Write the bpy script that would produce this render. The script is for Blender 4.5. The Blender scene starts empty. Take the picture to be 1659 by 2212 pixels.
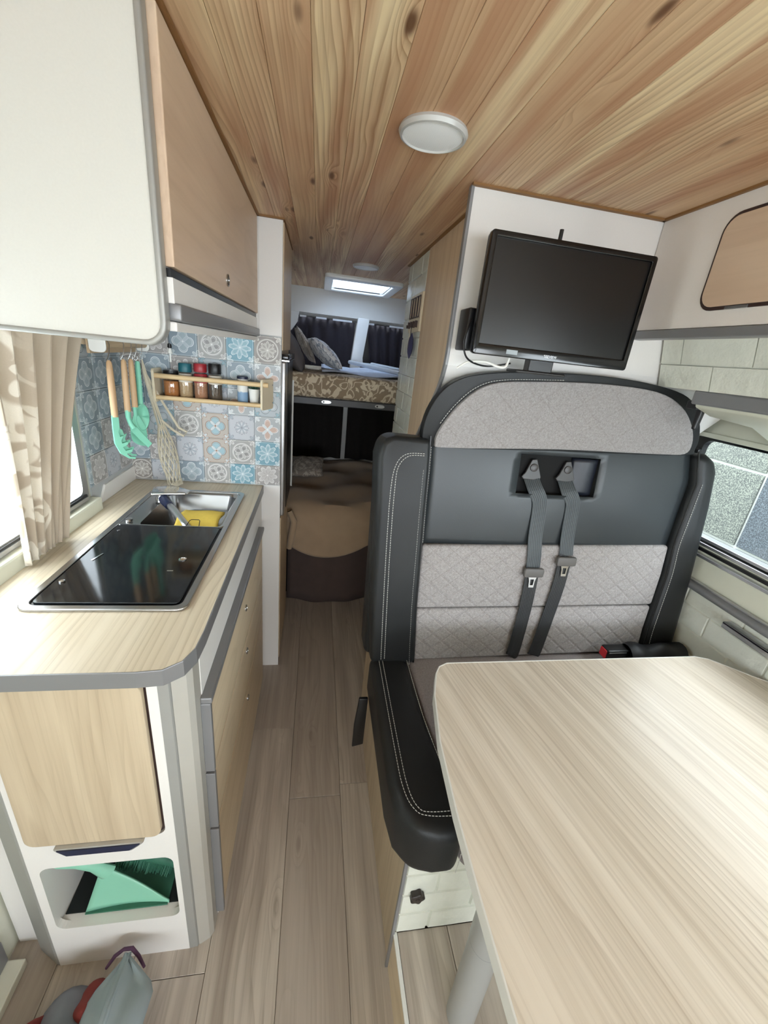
import bpy, bmesh, math, random
from mathutils import Vector, Matrix
random.seed(7)
S = bpy.context.scene
COL = S.collection
PI = math.pi

# ------------------------------------------------------------------ camera, world, light, exposure
cam_data = bpy.data.cameras.new('camera')
cam_data.sensor_fit = 'VERTICAL'; cam_data.sensor_height = 36.0
cam_data.lens = 36.0 * 880.0 / 2212.0
cam_data.clip_start = 0.02
cam = bpy.data.objects.new('camera', cam_data); COL.objects.link(cam)
R_ = Vector((0.98395243, -0.14616364, 0.10234163)); U_ = Vector((-0.04147473, 0.37050337, 0.92790468)); F_ = Vector((0.17354384, 0.91725866, -0.3584956))
mm = Matrix((R_, U_, -F_)).transposed().to_4x4(); mm.translation = Vector((0, 0, 1.5))
cam.matrix_world = mm
S.camera = cam
S.view_settings.view_transform = 'Standard'; S.view_settings.look = 'None'
S.view_settings.gamma = 1.0; S.view_settings.use_curve_mapping = False
S.view_settings.exposure = -0.06

w = bpy.data.worlds.new('sky'); S.world = w; w.use_nodes = True
bg = w.node_tree.nodes['Background']; bg.inputs[0].default_value = (0.87, 0.94, 1.0, 1); bg.inputs[1].default_value = 17.0

def area(name, loc, direction, sx, sy, power=0, col=(1, 1, 1), portal=False):
    l = bpy.data.lights.new(name, 'AREA'); l.shape = 'RECTANGLE'; l.size = sx; l.size_y = sy
    l.energy = power; l.color = col
    if portal: l.cycles.is_portal = True
    o = bpy.data.objects.new(name, l); COL.objects.link(o); o.location = loc
    o.rotation_euler = Vector(direction).to_track_quat('-Z', 'Y').to_euler()
    return o
XL, XR, YB, YF, ZC = -0.70, 1.32, 3.30, -2.40, 1.89
area('daylight_windscreen', (0.3, YF + 0.02, 1.18), (0, 1, 0), 1.7, 0.66, portal=True)
area('daylight_left_window', (XL - 0.03, 0.9, 1.25), (1, 0, 0), 0.50, 0.8, portal=True)
area('daylight_right_window', (XR + 0.06, 0.78, 1.19), (-1, 0, 0), 0.36, 0.96, portal=True)
area('daylight_added_window', (XR + 0.03, -0.425, 1.24), (-1, 0, 0), 0.76, 1.15, portal=True)  # portal for the unseen side window added to light the aisle
area('daylight_cab_left', (XL - 0.03, -1.85, 1.25), (1, 0, 0), 0.6, 0.8, portal=True)
area('daylight_cab_right', (XR + 0.03, -1.85, 1.25), (-1, 0, 0), 0.6, 0.8, portal=True)
area('daylight_skylight', (0.24, 2.95, ZC + 0.12), (0, 0, -1), 0.36, 0.36, portal=True)

# ------------------------------------------------------------------ node helpers
def lin(h):
    h = h.lstrip('#'); c = [int(h[i:i+2], 16) / 255 for i in (0, 2, 4)]
    return tuple((x / 12.92 if x <= 0.04045 else ((x + 0.055) / 1.055) ** 2.4) for x in c) + (1,)

class Sk:
    def __init__(s, m, o): s.m = m; s.o = o
    def _b(s, op, b, rev=False):
        return s.m.math(op, b, s) if rev else s.m.math(op, s, b)
    def __add__(s, b): return s._b('ADD', b)
    __radd__ = __add__
    def __mul__(s, b): return s._b('MULTIPLY', b)
    __rmul__ = __mul__
    def __sub__(s, b): return s._b('SUBTRACT', b)
    def __rsub__(s, b): return s._b('SUBTRACT', b, True)
    def __truediv__(s, b): return s._b('DIVIDE', b)
    def __neg__(s): return s * -1
    def f(s, op, b=None, c=None): return s.m.math(op, s, b, c)
    def abs(s): return s.f('ABSOLUTE')
    def frac(s): return s.f('FRACT')
    def sm(s, a, b, lo=0.0, hi=1.0):          # smoothstep from a to b
        n = s.m.n('ShaderNodeMapRange'); n.interpolation_type = 'SMOOTHSTEP'
        s.m.put(n.inputs[0], s)
        for i, v in zip((1, 2, 3, 4), (a, b, lo, hi)): n.inputs[i].default_value = v
        return Sk(s.m, n.outputs[0])

class Mat:
    def __init__(s, name):
        s.mat = bpy.data.materials.new(name); s.mat.use_nodes = True; s.t = s.mat.node_tree
        s.t.nodes.clear(); s.out = s.n('ShaderNodeOutputMaterial')
    def n(s, t): return s.t.nodes.new(t)
    def put(s, inp, v):
        if isinstance(v, Sk): s.t.links.new(v.o, inp)
        elif v is not None: inp.default_value = v
    def math(s, op, a, b=None, c=None):
        n = s.n('ShaderNodeMath'); n.operation = op
        for i, v in enumerate((a, b, c)):
            if v is not None: s.put(n.inputs[i], v)
        return Sk(s, n.outputs[0])
    def co(s, kind='Object', rnd=0.0):
        n = s.n('ShaderNodeTexCoord'); o = Sk(s, n.outputs[kind])
        if rnd:
            i = s.n('ShaderNodeObjectInfo'); v = s.n('ShaderNodeVectorMath'); v.operation = 'ADD'
            c = s.comb(Sk(s, i.outputs['Random']) * rnd, Sk(s, i.outputs['Random']) * (rnd * 1.7), Sk(s, i.outputs['Random']) * (rnd * 0.6))
            s.put(v.inputs[0], o); s.put(v.inputs[1], c); o = Sk(s, v.outputs[0])
        return o
    def rand(s):
        return Sk(s, s.n('ShaderNodeObjectInfo').outputs['Random'])
    def sep(s, v):
        n = s.n('ShaderNodeSeparateXYZ'); s.put(n.inputs[0], v); return [Sk(s, o) for o in n.outputs]
    def comb(s, x, y, z=0.0):
        n = s.n('ShaderNodeCombineXYZ')
        for i, v in enumerate((x, y, z)): s.put(n.inputs[i], v)
        return Sk(s, n.outputs[0])
    def noise(s, v, scale=1.0, det=3.0, rough=0.5, dist=0.0):
        n = s.n('ShaderNodeTexNoise'); s.put(n.inputs['Vector'], v)
        n.inputs['Scale'].default_value = scale; n.inputs['Detail'].default_value = det
        n.inputs['Roughness'].default_value = rough; n.inputs['Distortion'].default_value = dist
        return Sk(s, n.outputs[0])
    def noisec(s, v, scale=1.0):
        n = s.n('ShaderNodeTexNoise'); s.put(n.inputs['Vector'], v); n.inputs['Scale'].default_value = scale
        return Sk(s, n.outputs[1])
    def vor(s, v, scale=1.0, out=0, feat='F1'):
        n = s.n('ShaderNodeTexVoronoi'); n.feature = feat; s.put(n.inputs['Vector'], v); n.inputs['Scale'].default_value = scale
        return Sk(s, n.outputs[out])
    def mix(s, f, a, b):
        n = s.n('ShaderNodeMix'); n.data_type = 'RGBA'
        s.put(n.inputs[0], f); s.put(n.inputs[6], lin(a) if isinstance(a, str) else a); s.put(n.inputs[7], lin(b) if isinstance(b, str) else b)
        return Sk(s, n.outputs[2])
    def bump(s, h, strength=0.3, dist=0.002):
        n = s.n('ShaderNodeBump'); s.put(n.inputs['Height'], h); n.inputs['Strength'].default_value = strength
        n.inputs['Distance'].default_value = dist; return Sk(s, n.outputs[0])
    def bsdf(s, col, rough=0.5, metal=0.0, bump=None, **k):
        n = s.n('ShaderNodeBsdfPrincipled')
        s.put(n.inputs['Base Color'], lin(col) if isinstance(col, str) else col)
        s.put(n.inputs['Roughness'], rough); s.put(n.inputs['Metallic'], metal)
        if bump is not None: s.put(n.inputs['Normal'], bump)
        for kk, v in k.items(): s.put(n.inputs[kk.replace('_', ' ')], v)
        s.t.links.new(n.outputs[0], s.out.inputs[0]); s.b = n
        return s.mat

def plain(name, col, rough=0.5, metal=0.0, var=0.05, nscale=30, bump=0.0, **k):
    m = Mat(name); c = m.co(rnd=5)
    n = m.noise(c, nscale, 4)
    cc = lin(col); d = tuple(x * (1 - var * 2) for x in cc[:3]) + (1,)
    return m.bsdf(m.mix(n, d, cc), rough, metal, m.bump(n, bump, 0.001) if bump else None, **k)

def wood(name, light, dark, axis='y', ring=40.0, wob=3.0, lines=0.45, streak=0.5, rough=0.45, knots=0.0, knotcol='#7a4a2a', tint=None, rnd=7.0, hue=0.0, skew=0.0, fine=0.25, sharp=4.0):
    """straight grain: thin ring lines gathered into soft cathedrals, wide colour streaks, fine fibre, optional knots"""
    m = Mat(name); x, y, z = m.sep(m.co(rnd=rnd))
    al, ac, dp = {'y': (y, x, z), 'x': (x, y, z), 'z': (z, x + y, z * 0)}[axis]
    if skew: ac = ac + al * skew
    low = m.noise(m.comb(al * 0.8, ac * 5.0, dp * 4.0), 1.0, 2)
    mid = m.noise(m.comb(al * 1.6, ac * 26.0, dp * 10.0), 1.0, 3)
    hi = m.noise(m.comb(al * 3.0, ac * 130.0, dp * 60.0), 1.0, 3, 0.6)
    f = ac * ring + low * wob * 2.2 + mid * 0.9
    if knots:
        kd = m.vor(m.comb(al * 3.6, ac * 12.0, dp * 0.0), 1.0)
        f = f + kd.sm(0.0, 0.34, 2.4, 0.0)
        kn = kd.sm(0.05, 0.13, 1.0, 0.0) * knots
    ln = f.frac().f('POWER', sharp) * f.frac().sm(0.9, 1.0, 1.0, 0.0)
    patch = m.noise(m.comb(al * 1.3, ac * 7.0, dp * 3.0 + 5.0), 1.0, 2).sm(0.3, 0.62)
    c = m.mix(mid.sm(0.3, 0.7) * streak, light, tint or dark)
    c = m.mix(ln * patch * lines, c, dark)
    c = m.mix(hi.sm(0.45, 0.75) * fine, c, dark)
    if hue: c = m.mix(m.rand().sm(0.15, 0.95) * hue, c, tint or dark)
    if knots: c = m.mix(kn, c, knotcol)
    return m.bsdf(c, rough, 0.0, m.bump(hi, 0.06, 0.0005))

M = {}
M['seam'] = plain('vinyl seam', '#8a7b6a', 0.6)
M['white'] = plain('white laminate', '#e6e3df', 0.42, var=0.02, nscale=300, bump=0.05)
M['white_gloss'] = plain('white gloss paint', '#e9e9e6', 0.25, var=0.01)
M['cream'] = plain('cream van liner', '#dcdccb', 0.4, var=0.02)
M['grey_trim'] = plain('grey edge profile', '#8b8b8d', 0.38, 0.35, var=0.04, nscale=12)
M['grey_profile'] = plain('grey corner profile', '#a2a29e', 0.42, 0.25, var=0.03)
M['beige_profile'] = plain('warm grey corner face', '#b5b2aa', 0.42, 0.15, var=0.03)
M['alu'] = plain('brushed aluminium', '#c4c5c7', 0.3, 0.9, var=0.05, nscale=60)
M['steel'] = plain('stainless steel', '#b9b9ba', 0.26, 1.0, var=0.08, nscale=9)
M['chrome'] = plain('chrome', '#dcdcdc', 0.12, 1.0, var=0.02)
M['black'] = plain('black plastic', '#141416', 0.35, var=0.1)
M['black_gloss'] = plain('glossy black plastic', '#0b0b0d', 0.12, var=0.1)
M['dark_brown'] = plain('dark rubber gasket', '#3c2a26', 0.5, var=0.1)
M['pine'] = wood('pine boards', '#f0d9b0', '#8f6238', 'y', 95, 6, 0.75, 1.0, 0.5, 0.9, '#5f3a1e', '#bf9270', 9.0, 0.62, fine=0.3, sharp=2.2)
M['ash'] = wood('pale ash laminate', '#d6c9b2', '#9b886c', 'y', 60, 5, 0.6, 0.5, 0.33, 0, tint='#c1b197')
M['ash_x'] = wood('pale ash laminate upright', '#c9b89d', '#96826a', 'z', 45, 5, 0.55, 0.6, 0.4, 0, tint='#b3a086')
M['ash_table'] = wood('table ash laminate', '#ded3c3', '#937f69', 'y', 62, 6, 0.6, 0.6, 0.3, 0, tint='#c4b7a4', skew=0.22, fine=0.3)
M['ash_warm'] = wood('warm ash laminate', '#d9c2a4', '#b39675', 'z', 30, 3, 0.3, 0.6, 0.45, 0, tint='#c6aa8c')
M['ash_loc'] = wood('locker ash laminate', '#dac1a7', '#b3987d', 'y', 30, 3, 0.3, 0.6, 0.45, 0, tint='#c4a78f')
M['vinyl'] = wood('grey oak vinyl', '#c9bfb2', '#857869', 'y', 38, 7, 0.5, 0.8, 0.4, 0.25, '#6b5c49', '#a2968b', 11.0, 0.5, fine=0.35, sharp=2.5)
M['beech'] = wood('beech', '#c9a67f', '#ab8560', 'z', 60, 2, 0.3, 0.4, 0.5)
M['beech_x'] = wood('beech rail', '#dcc196', '#bd9a69', 'x', 60, 2, 0.3, 0.3, 0.5)

def leather():
    m = Mat('black leather'); c = m.co()
    n = m.vor(c, 420.0); n2 = m.noise(c, 6, 3)
    return m.bsdf(m.mix(n2, '#1a1b1c', '#232526'), 0.44, 0.0, m.bump(n, 0.18, 0.0006), Specular_IOR_Level=0.32)
M['leather'] = leather()
def leather2():
    m = Mat('charcoal leather'); c = m.co()
    n = m.vor(c, 420.0); n2 = m.noise(c, 4, 3)
    return m.bsdf(m.mix(n2, '#292d30', '#34393c'), 0.36, 0.0, m.bump(n, 0.15, 0.0005), Specular_IOR_Level=0.45)
M['leather_grey'] = leather2()

def fabric(name, a, b, quilt=0.0, pitch=0.052, plane='xz'):
    m = Mat(name); co = m.co(); x, y, z = m.sep(co)
    if plane == 'xy': z = y
    n = m.noise(co, 420, 4, 0.75); n3 = m.noise(co, 170, 3, 0.7)
    n2 = m.noise(co, 7, 2)
    fac = (n * 0.6 + n3 * 0.4).sm(0.33, 0.67)
    c = m.mix(fac, a, b); c = m.mix(n2 * 0.12, c, b)
    h = n * 0.12
    if quilt:
        d1 = ((x * 0.8 + z) / pitch).frac(); d2 = ((x * 0.8 - z) / pitch).frac()
        l1 = (d1 - 0.5).abs(); l2 = (d2 - 0.5).abs()
        hh = l1.sm(0.0, 0.16) * l2.sm(0.0, 0.16)
        h = h + hh * quilt
        seam = l1.sm(0.012, 0.032, 1.0, 0.0).f('MAXIMUM', l2.sm(0.012, 0.032, 1.0, 0.0))
        dash = ((x - z * 3.0) * 160.0).frac().sm(0.25, 0.5)
        c = m.mix(seam * dash * (0.55 if quilt > 0.5 else 0.3), c, '#6c6461')
    return m.bsdf(c, 0.9, 0.0, m.bump(h, 0.55 if quilt else 0.3, 0.003), Sheen_Weight=0.25)
M['fab_q'] = fabric('quilted grey fabric', '#7a7573', '#a8a3a2', 1.0)
M['fab_head'] = fabric('grey fabric headrest', '#7b7674', '#a29e9e', 0.2, 0.10)
M['fab_seat'] = fabric('grey brown seat fabric', '#776e6d', '#958b89', 0.0)

def damask(name, bgc, fg, sc=1.0, sheen=0.2, trans=0.0, strip=None):
    m = Mat(name); co = m.co(); x, y, z = m.sep(co)
    nc = m.noisec(co, 9 * sc)
    mv = m.n('ShaderNodeVectorMath'); mv.operation = 'MULTIPLY_ADD'
    m.put(mv.inputs[0], nc); mv.inputs[1].default_value = (0.09 / sc,) * 3; m.put(mv.inputs[2], co)
    wv = Sk(m, mv.outputs[0])
    v = m.vor(wv, 13 * sc); e = m.vor(wv, 13 * sc, 0, 'DISTANCE_TO_EDGE')
    n = m.noise(wv, 14 * sc, 1)
    vine = (n - 0.5).abs().sm(0.012, 0.028, 1.0, 0.0)
    ring = (v * 14 * sc * 0.07 - 0.33).abs().sm(0.03, 0.06, 1.0, 0.0)
    n2 = m.noise(wv, 30 * sc, 1); leaf = n2.sm(0.56, 0.59)
    f = vine.f('MAXIMUM', leaf).f('MAXIMUM', ring)
    if strip: f = f * strip(m, x, y, z)
    wv2 = m.noise(co, 400, 2)
    c = m.mix(f, bgc, fg); c = m.mix(wv2 * 0.15, c, '#8a7f70')
    m.bsdf(c, 0.85, 0, m.bump(wv2, 0.1, 0.0005), Sheen_Weight=sheen)
    if trans:
        tr = m.n('ShaderNodeBsdfTranslucent'); m.put(tr.inputs[0], c)
        mx = m.n('ShaderNodeMixShader'); mx.inputs[0].default_value = trans
        m.t.links.new(m.b.outputs[0], mx.inputs[1]); m.t.links.new(tr.outputs[0], mx.inputs[2])
        m.t.links.new(mx.outputs[0], m.out.inputs[0])
    return m.mat
M['mattress'] = damask('brown damask cloth', '#9c8971', '#e3d6bd', 1.15)
M['curtain'] = damask('cream damask curtain', '#c6b7a3', '#ece4d6', 0.55, 0.2, 0.16, strip=lambda m, x, y, z: (y + x * 0.0).sm(-0.05, 0.0, 1.0, 0.0))
M['pillow'] = damask('blue white patterned cotton', '#eef0f4', '#a2acbb', 1.6)
M['pillow_dark'] = damask('taupe patterned cotton', '#9a8f84', '#c9c0b4', 1.4)

def tr_mat(name, col, trans, rough=0.7):
    m = Mat(name); n = m.noise(m.co(), 300, 2); c = m.mix(n, col, tuple(x * 0.93 for x in lin(col)[:3]) + (1,))
    m.bsdf(c, rough)
    tr = m.n('ShaderNodeBsdfTranslucent'); m.put(tr.inputs[0], c)
    mx = m.n('ShaderNodeMixShader'); mx.inputs[0].default_value = trans
    m.t.links.new(m.b.outputs[0], mx.inputs[1]); m.t.links.new(tr.outputs[0], mx.inputs[2])
    m.t.links.new(mx.outputs[0], m.out.inputs[0]); return m.mat
M['sheer'] = tr_mat('white sheer cloth', '#f7f7f5', 0.75)
M['blind'] = tr_mat('white pleated blind', '#f2f5f8', 0.8)
M['linen'] = plain('cream linen', '#c9bfae', 0.85, var=0.05, nscale=200)

def pane_mat(name, tint, refl=0.06, rough=0.0, spots=False):
    m = Mat(name)
    t = m.n('ShaderNodeBsdfTransparent'); t.inputs[0].default_value = tint
    g = m.n('ShaderNodeBsdfGlossy'); g.inputs['Roughness'].default_value = rough
    fr = m.n('ShaderNodeLayerWeight'); fr.inputs[0].default_value = 0.35
    f = Sk(m, fr.outputs['Facing']).f('POWER', 3.0) * 0.7 + refl
    mx = m.n('ShaderNodeMixShader'); m.put(mx.inputs[0], f)
    m.t.links.new(t.outputs[0], mx.inputs[1]); m.t.links.new(g.outputs[0], mx.inputs[2])
    m.t.links.new(mx.outputs[0], m.out.inputs[0]); return m.mat
M['glass'] = pane_mat('window pane', (0.95, 0.97, 0.97, 1))
M['tinted'] = pane_mat('tinted hatch pane', (0.72, 0.76, 0.82, 1))
M['jar'] = pane_mat('jar glass', (0.93, 0.93, 0.91, 1), 0.10)
M['amber'] = pane_mat('amber jar glass', (0.92, 0.76, 0.62, 1), 0.10)
M['black_glass'] = plain('black glass lid', '#14171b', 0.10, var=0.15, nscale=3)
M['screen'] = plain('dark television screen', '#0c0c0e', 0.28, var=0.2, nscale=2)
M['mint'] = plain('mint silicone', '#7fc7ab', 0.5, var=0.04)
M['mint2'] = plain('mint plastic', '#8ccab0', 0.28, var=0.03)
M['mint_dark'] = plain('dark green bristles', '#3f7a63', 0.6, var=0.2)
M['string'] = plain('cotton string', '#d6ccb6', 0.9, var=0.1, nscale=200)
M['yellow'] = plain('yellow sponge cloth', '#e3c456', 0.85, var=0.08, nscale=80, bump=0.4)
M['navy'] = plain('navy plastic', '#1c2340', 0.4, var=0.1)
M['teal'] = plain('teal cap', '#1f6470', 0.4)
M['red'] = plain('red cap', '#a32a33', 0.35)
M['red_btn'] = plain('red button', '#d8323c', 0.35)
M['label'] = plain('paper label', '#d8cfbf', 0.6, var=0.1, nscale=40)
M['spice1'] = plain('brown spice', '#d9aa78', 0.9, var=0.3, nscale=200)
M['spice2'] = plain('tan spice', '#dabb92', 0.9, var=0.3, nscale=260)
M['spice3'] = plain('reddish spice', '#d29a78', 0.9, var=0.3, nscale=260)
M['spice4'] = plain('dark peppercorns', '#77675a', 0.9, var=0.4, nscale=320)
M['leaf'] = plain('dark green leaves', '#2f5240', 0.6, var=0.2)
M['ceramic'] = plain('white ceramic', '#e8e8e3', 0.3, var=0.02)
M['curtain_dark'] = plain('dark grey curtain cloth', '#302c35', 0.9, var=0.15, nscale=60)
M['dark'] = plain('charcoal cloth', '#322d2c', 0.95, var=0.15, nscale=30)
M['blanket'] = plain('tan fleece blanket', '#c3a98b', 0.95, var=0.14, nscale=9, bump=0.5, Sheen_Weight=0.4)
M['skirt'] = plain('brown bed skirt', '#5c4d48', 0.95, var=0.12, nscale=20)
M['grey_cloth'] = plain('grey jersey cloth', '#8c8f99', 0.95, var=0.12, nscale=14, bump=0.3)
M['pale_cloth'] = plain('pale blue grey cloth', '#a3b1b9', 0.9, var=0.08, nscale=20, bump=0.3)
M['red_cloth'] = plain('dusty red cloth', '#94423f', 0.95, var=0.15, nscale=20, bump=0.3)
M['lace'] = plain('purple lace ribbon', '#5c3d58', 0.9, var=0.2, nscale=90)
M['grey_pillow'] = plain('grey pillow cloth', '#6f6a6c', 0.95, var=0.12, nscale=30)
M['sheet'] = plain('pale blue bed sheet', '#c2cbdc', 0.9, var=0.06, nscale=60, bump=0.3)
M['web'] = None
def webbing(name, c1, c2):
    m = Mat(name); x, y, z = m.sep(m.co('UV'))
    r = (x * 8.0).frac(); n = m.noise(m.co(), 500, 2)
    f = (r - 0.5).abs().sm(0.05, 0.3)
    return m.bsdf(m.mix(f * 0.6 + n * 0.2, c1, c2), 0.5, 0, m.bump(f, 0.5, 0.0008))
M['web'] = webbing('charcoal seat belt webbing', '#26292b', '#4a5155')
M['thread'] = plain('pale grey thread', '#c9c7c2', 0.7)
M['brick'] = None
def brickm():
    m = Mat('white foam brick'); c = m.co(rnd=6)
    n = m.noise(c, 22, 4, 0.6); v = m.vor(m.noisec(c, 14), 6.0)
    n2 = m.noise(c, 5, 2)
    return m.bsdf(m.mix(n * 0.5 + n2 * 0.3, '#e6e7dc', '#c9cbbd'), 0.32, 0, m.bump(n, 0.6, 0.006))
M['brick'] = brickm()
def diffuser():
    m = Mat('frosted lamp diffuser'); x, y, z = m.sep(m.co())
    h = (x * 260.0).frac().sm(0.1, 0.5) * (y * 260.0).frac().sm(0.1, 0.5)
    return m.bsdf('#f6f8fa', 0.3, 0, m.bump(h, 0.3, 0.001), Transmission_Weight=0.0)
M['diffuser'] = diffuser()
M['lamp_ring'] = plain('satin silver lamp ring', '#c9c9c7', 0.4, 0.2)
M['rail_dark'] = plain('dark grey bunk rail', '#5e6064', 0.5, 0.1)
M['green_black'] = plain('dark green black layer', '#141b1a', 0.9)
def slabm(name, a, b):
    m = Mat(name); c = m.co(rnd=3); n = m.vor(c, 170.0); n2 = m.noise(c, 130, 4, 0.7)
    return m.bsdf(m.mix((n2 * 0.6 + n * 0.5).sm(0.42, 0.72), a, b), 0.9)
M['slab'] = slabm('pebbledash grey', '#3d4040', '#74776f')
M['slab2'] = slabm('pebbledash blue grey', '#2c3138', '#565d64')
M['mortar'] = plain('pale mortar', '#b9bbbb', 0.9)

# decorative tile designs: local x,y of the tile, half-size 0.048
def tone(h, t=0.28):
    h = h.lstrip('#'); c = [int(h[i:i+2], 16) for i in (0, 2, 4)]; g = (158, 164, 168)
    return '#%02x%02x%02x' % tuple(int(a * (1 - t) + b * t) for a, b in zip(c, g))
def tile_mat(k, bgc, line, petal, accent, n=4, phase=0.0, ring=0.0, corner=True, r0=0.012, r1=0.024, ex=1.0):
    bgc, line, petal, accent = tone(bgc), tone(line, 0.12), tone(petal), tone(accent)
    m = Mat('patterned tile %s' % 'abcdefghij'[k]); x, y, z = m.sep(m.co())
    r = (x * x + y * y).f('SQRT'); th = m.math('ARCTAN2', y, x)
    p = ((th * (n / 2.0) + phase).f('COSINE')).abs().f('POWER', ex)
    f = p * r1 + r0
    d = f - r
    c = m.mix((m.noise(m.co(), 30, 2)) * 0.25, bgc, petal)
    if corner:
        cx = 0.048 - x.abs(); cy = 0.048 - y.abs()
        rc = (cx * cx + cy * cy).f('SQRT'); tc = m.math('ARCTAN2', cy, cx)
        pc = ((tc * 4.0).f('COSINE')).abs(); dc = pc * 0.011 + 0.012 - rc
        c = m.mix(dc.sm(-0.0005, 0.0008), c, accent)
        c = m.mix(dc.abs().sm(0.0006, 0.0016, 1.0, 0.0), c, line)
        c = m.mix(((rc - 0.008).abs()).sm(0.0006, 0.0016, 1.0, 0.0), c, line)
    c = m.mix(d.sm(-0.0005, 0.0008), c, petal)
    c = m.mix(d.abs().sm(0.0007, 0.0018, 1.0, 0.0), c, line)
    c = m.mix((d - 0.005).abs().sm(0.0003, 0.0012, 1.0, 0.0) * 0.7, c, line)
    p2 = ((th * (n / 2.0) + phase + PI / 2).f('COSINE')).abs().f('POWER', 3.0)
    d2 = p2 * 0.02 + 0.006 - r
    c = m.mix(d2.sm(-0.0004, 0.0006), c, accent)
    c = m.mix(d2.abs().sm(0.0003, 0.0011, 1.0, 0.0), c, line)
    if ring:
        c = m.mix((r - ring).abs().sm(0.0006, 0.0016, 1.0, 0.0), c, line)
        c = m.mix((r - ring - 0.003).abs().sm(0.0003, 0.001, 1.0, 0.0) * 0.7, c, line)
    c = m.mix(r.sm(0.003, 0.004, 1.0, 0.0), c, line)
    e = x.abs().f('MAXIMUM', y.abs()); c = m.mix((e - 0.0455).abs().sm(0.0003, 0.0011, 1.0, 0.0) * 0.6, c, line)
    return m.bsdf(c, 0.4)
TILES = [
 tile_mat(0, '#8a7f78', '#e9e6e0', '#a39890', '#c9c2ba', 8, 0, 0.036, True, 0.010, 0.02),
 tile_mat(1, '#5f97ad', '#e8eff0', '#86b2c2', '#b9d3da', 8, 0.3, 0.0, True, 0.014, 0.024, 0.7),
 tile_mat(2, '#9a928e', '#ece9e6', '#c8c2be', '#b8b0ac', 8, 0.6, 0.0, True, 0.018, 0.02, 0.6),
 tile_mat(3, '#a7b3b9', '#eef0f0', '#cfa995', '#dfe4e6', 4, 0, 0.0, True, 0.008, 0.032, 1.2),
 tile_mat(4, '#b5bfc6', '#7b8288', '#cfd6da', '#8fb7c6', 4, PI / 4, 0.0, True, 0.02, 0.018, 0.8),
 tile_mat(5, '#c5b09e', '#a3765a', '#9cc3cf', '#d9dfe0', 4, 0, 0.0, True, 0.02, 0.016, 0.5),
 tile_mat(6, '#c7c9cf', '#8e8d96', '#dcdce0', '#aab2bd', 8, 0, 0.0, True, 0.012, 0.014),
 tile_mat(7, '#a8a4a1', '#efedea', '#8a8582', '#c3bfbb', 4, PI / 4, 0.034, True, 0.008, 0.022),
 tile_mat(8, '#7e8f9c', '#dfe4e6', '#9fb0ba', '#b7c4cb', 4, 0, 0.0, True, 0.016, 0.02, 0.6),
]


M['panel_grey'] = plain('pale grey laminate', '#d3d2cb', 0.5, var=0.03, nscale=300, bump=0.05)
M['dark_trim'] = plain('brown ceiling edge line', '#8a6236', 0.6)
M['matte_black'] = plain('matte black lining', '#0a0a0b', 0.9)
M['grout'] = plain('grey grout', '#b9bcbd', 0.8)
M['ash_d'] = wood('warm ash drawer', '#dcc9ac', '#b09878', 'y', 45, 4, 0.4, 0.5, 0.42, 0, tint='#c8b192')
M['beech_y'] = wood('beech rail along wall', '#bda687', '#9c8262', 'y', 60, 2, 0.3, 0.3, 0.5)
M['end_wood'] = plain('pale birch plate', '#ded1b6', 0.5, var=0.04)
M['white_warm'] = plain('warm white laminate', '#e9e2dc', 0.45, var=0.02, nscale=300, bump=0.05)
M['ladder_white'] = plain('white painted metal', '#cfd6de', 0.35)
M['strip_pale'] = plain('pale strip', '#dfe2e8', 0.5)
M['navy_cloth'] = plain('purple blue cloth', '#4a4a72', 0.7, var=0.2, nscale=60)
M['navy_leather'] = plain('dark blue leather', '#20242e', 0.4, var=0.1)
M['sticker'] = plain('grey sticker', '#9aa3a8', 0.5)
M['knob_brown'] = plain('dark brown plastic', '#2f2825', 0.35)
M['web_dark'] = webbing('black seat belt webbing', '#1a1b1c', '#2c2d2f')
M['tongue'] = plain('grey plastic tongue', '#5d5a58', 0.45)
M['anchor'] = plain('grey anchor plate', '#3a3837', 0.4, 0.1)
M['dark_nylon'] = plain('black nylon', '#1d1d20', 0.5, var=0.2, nscale=20)
M['edge_white'] = plain('white table edging', '#dcdad4', 0.35, var=0.02)
M['leg_grey'] = plain('silver grey painted leg', '#a9aaa8', 0.35, 0.3, var=0.02)
def canm():
    m = Mat('printed canister paper'); x, y, z = m.sep(m.co()); n = m.noise(m.co(), 40, 2)
    c = m.mix((z + n * 0.02).sm(0.006, 0.012, 1.0, 0.0), '#e3e1dc', '#7f9dbb'); return m.bsdf(c, 0.5)
M['canister'] = canm()

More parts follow.
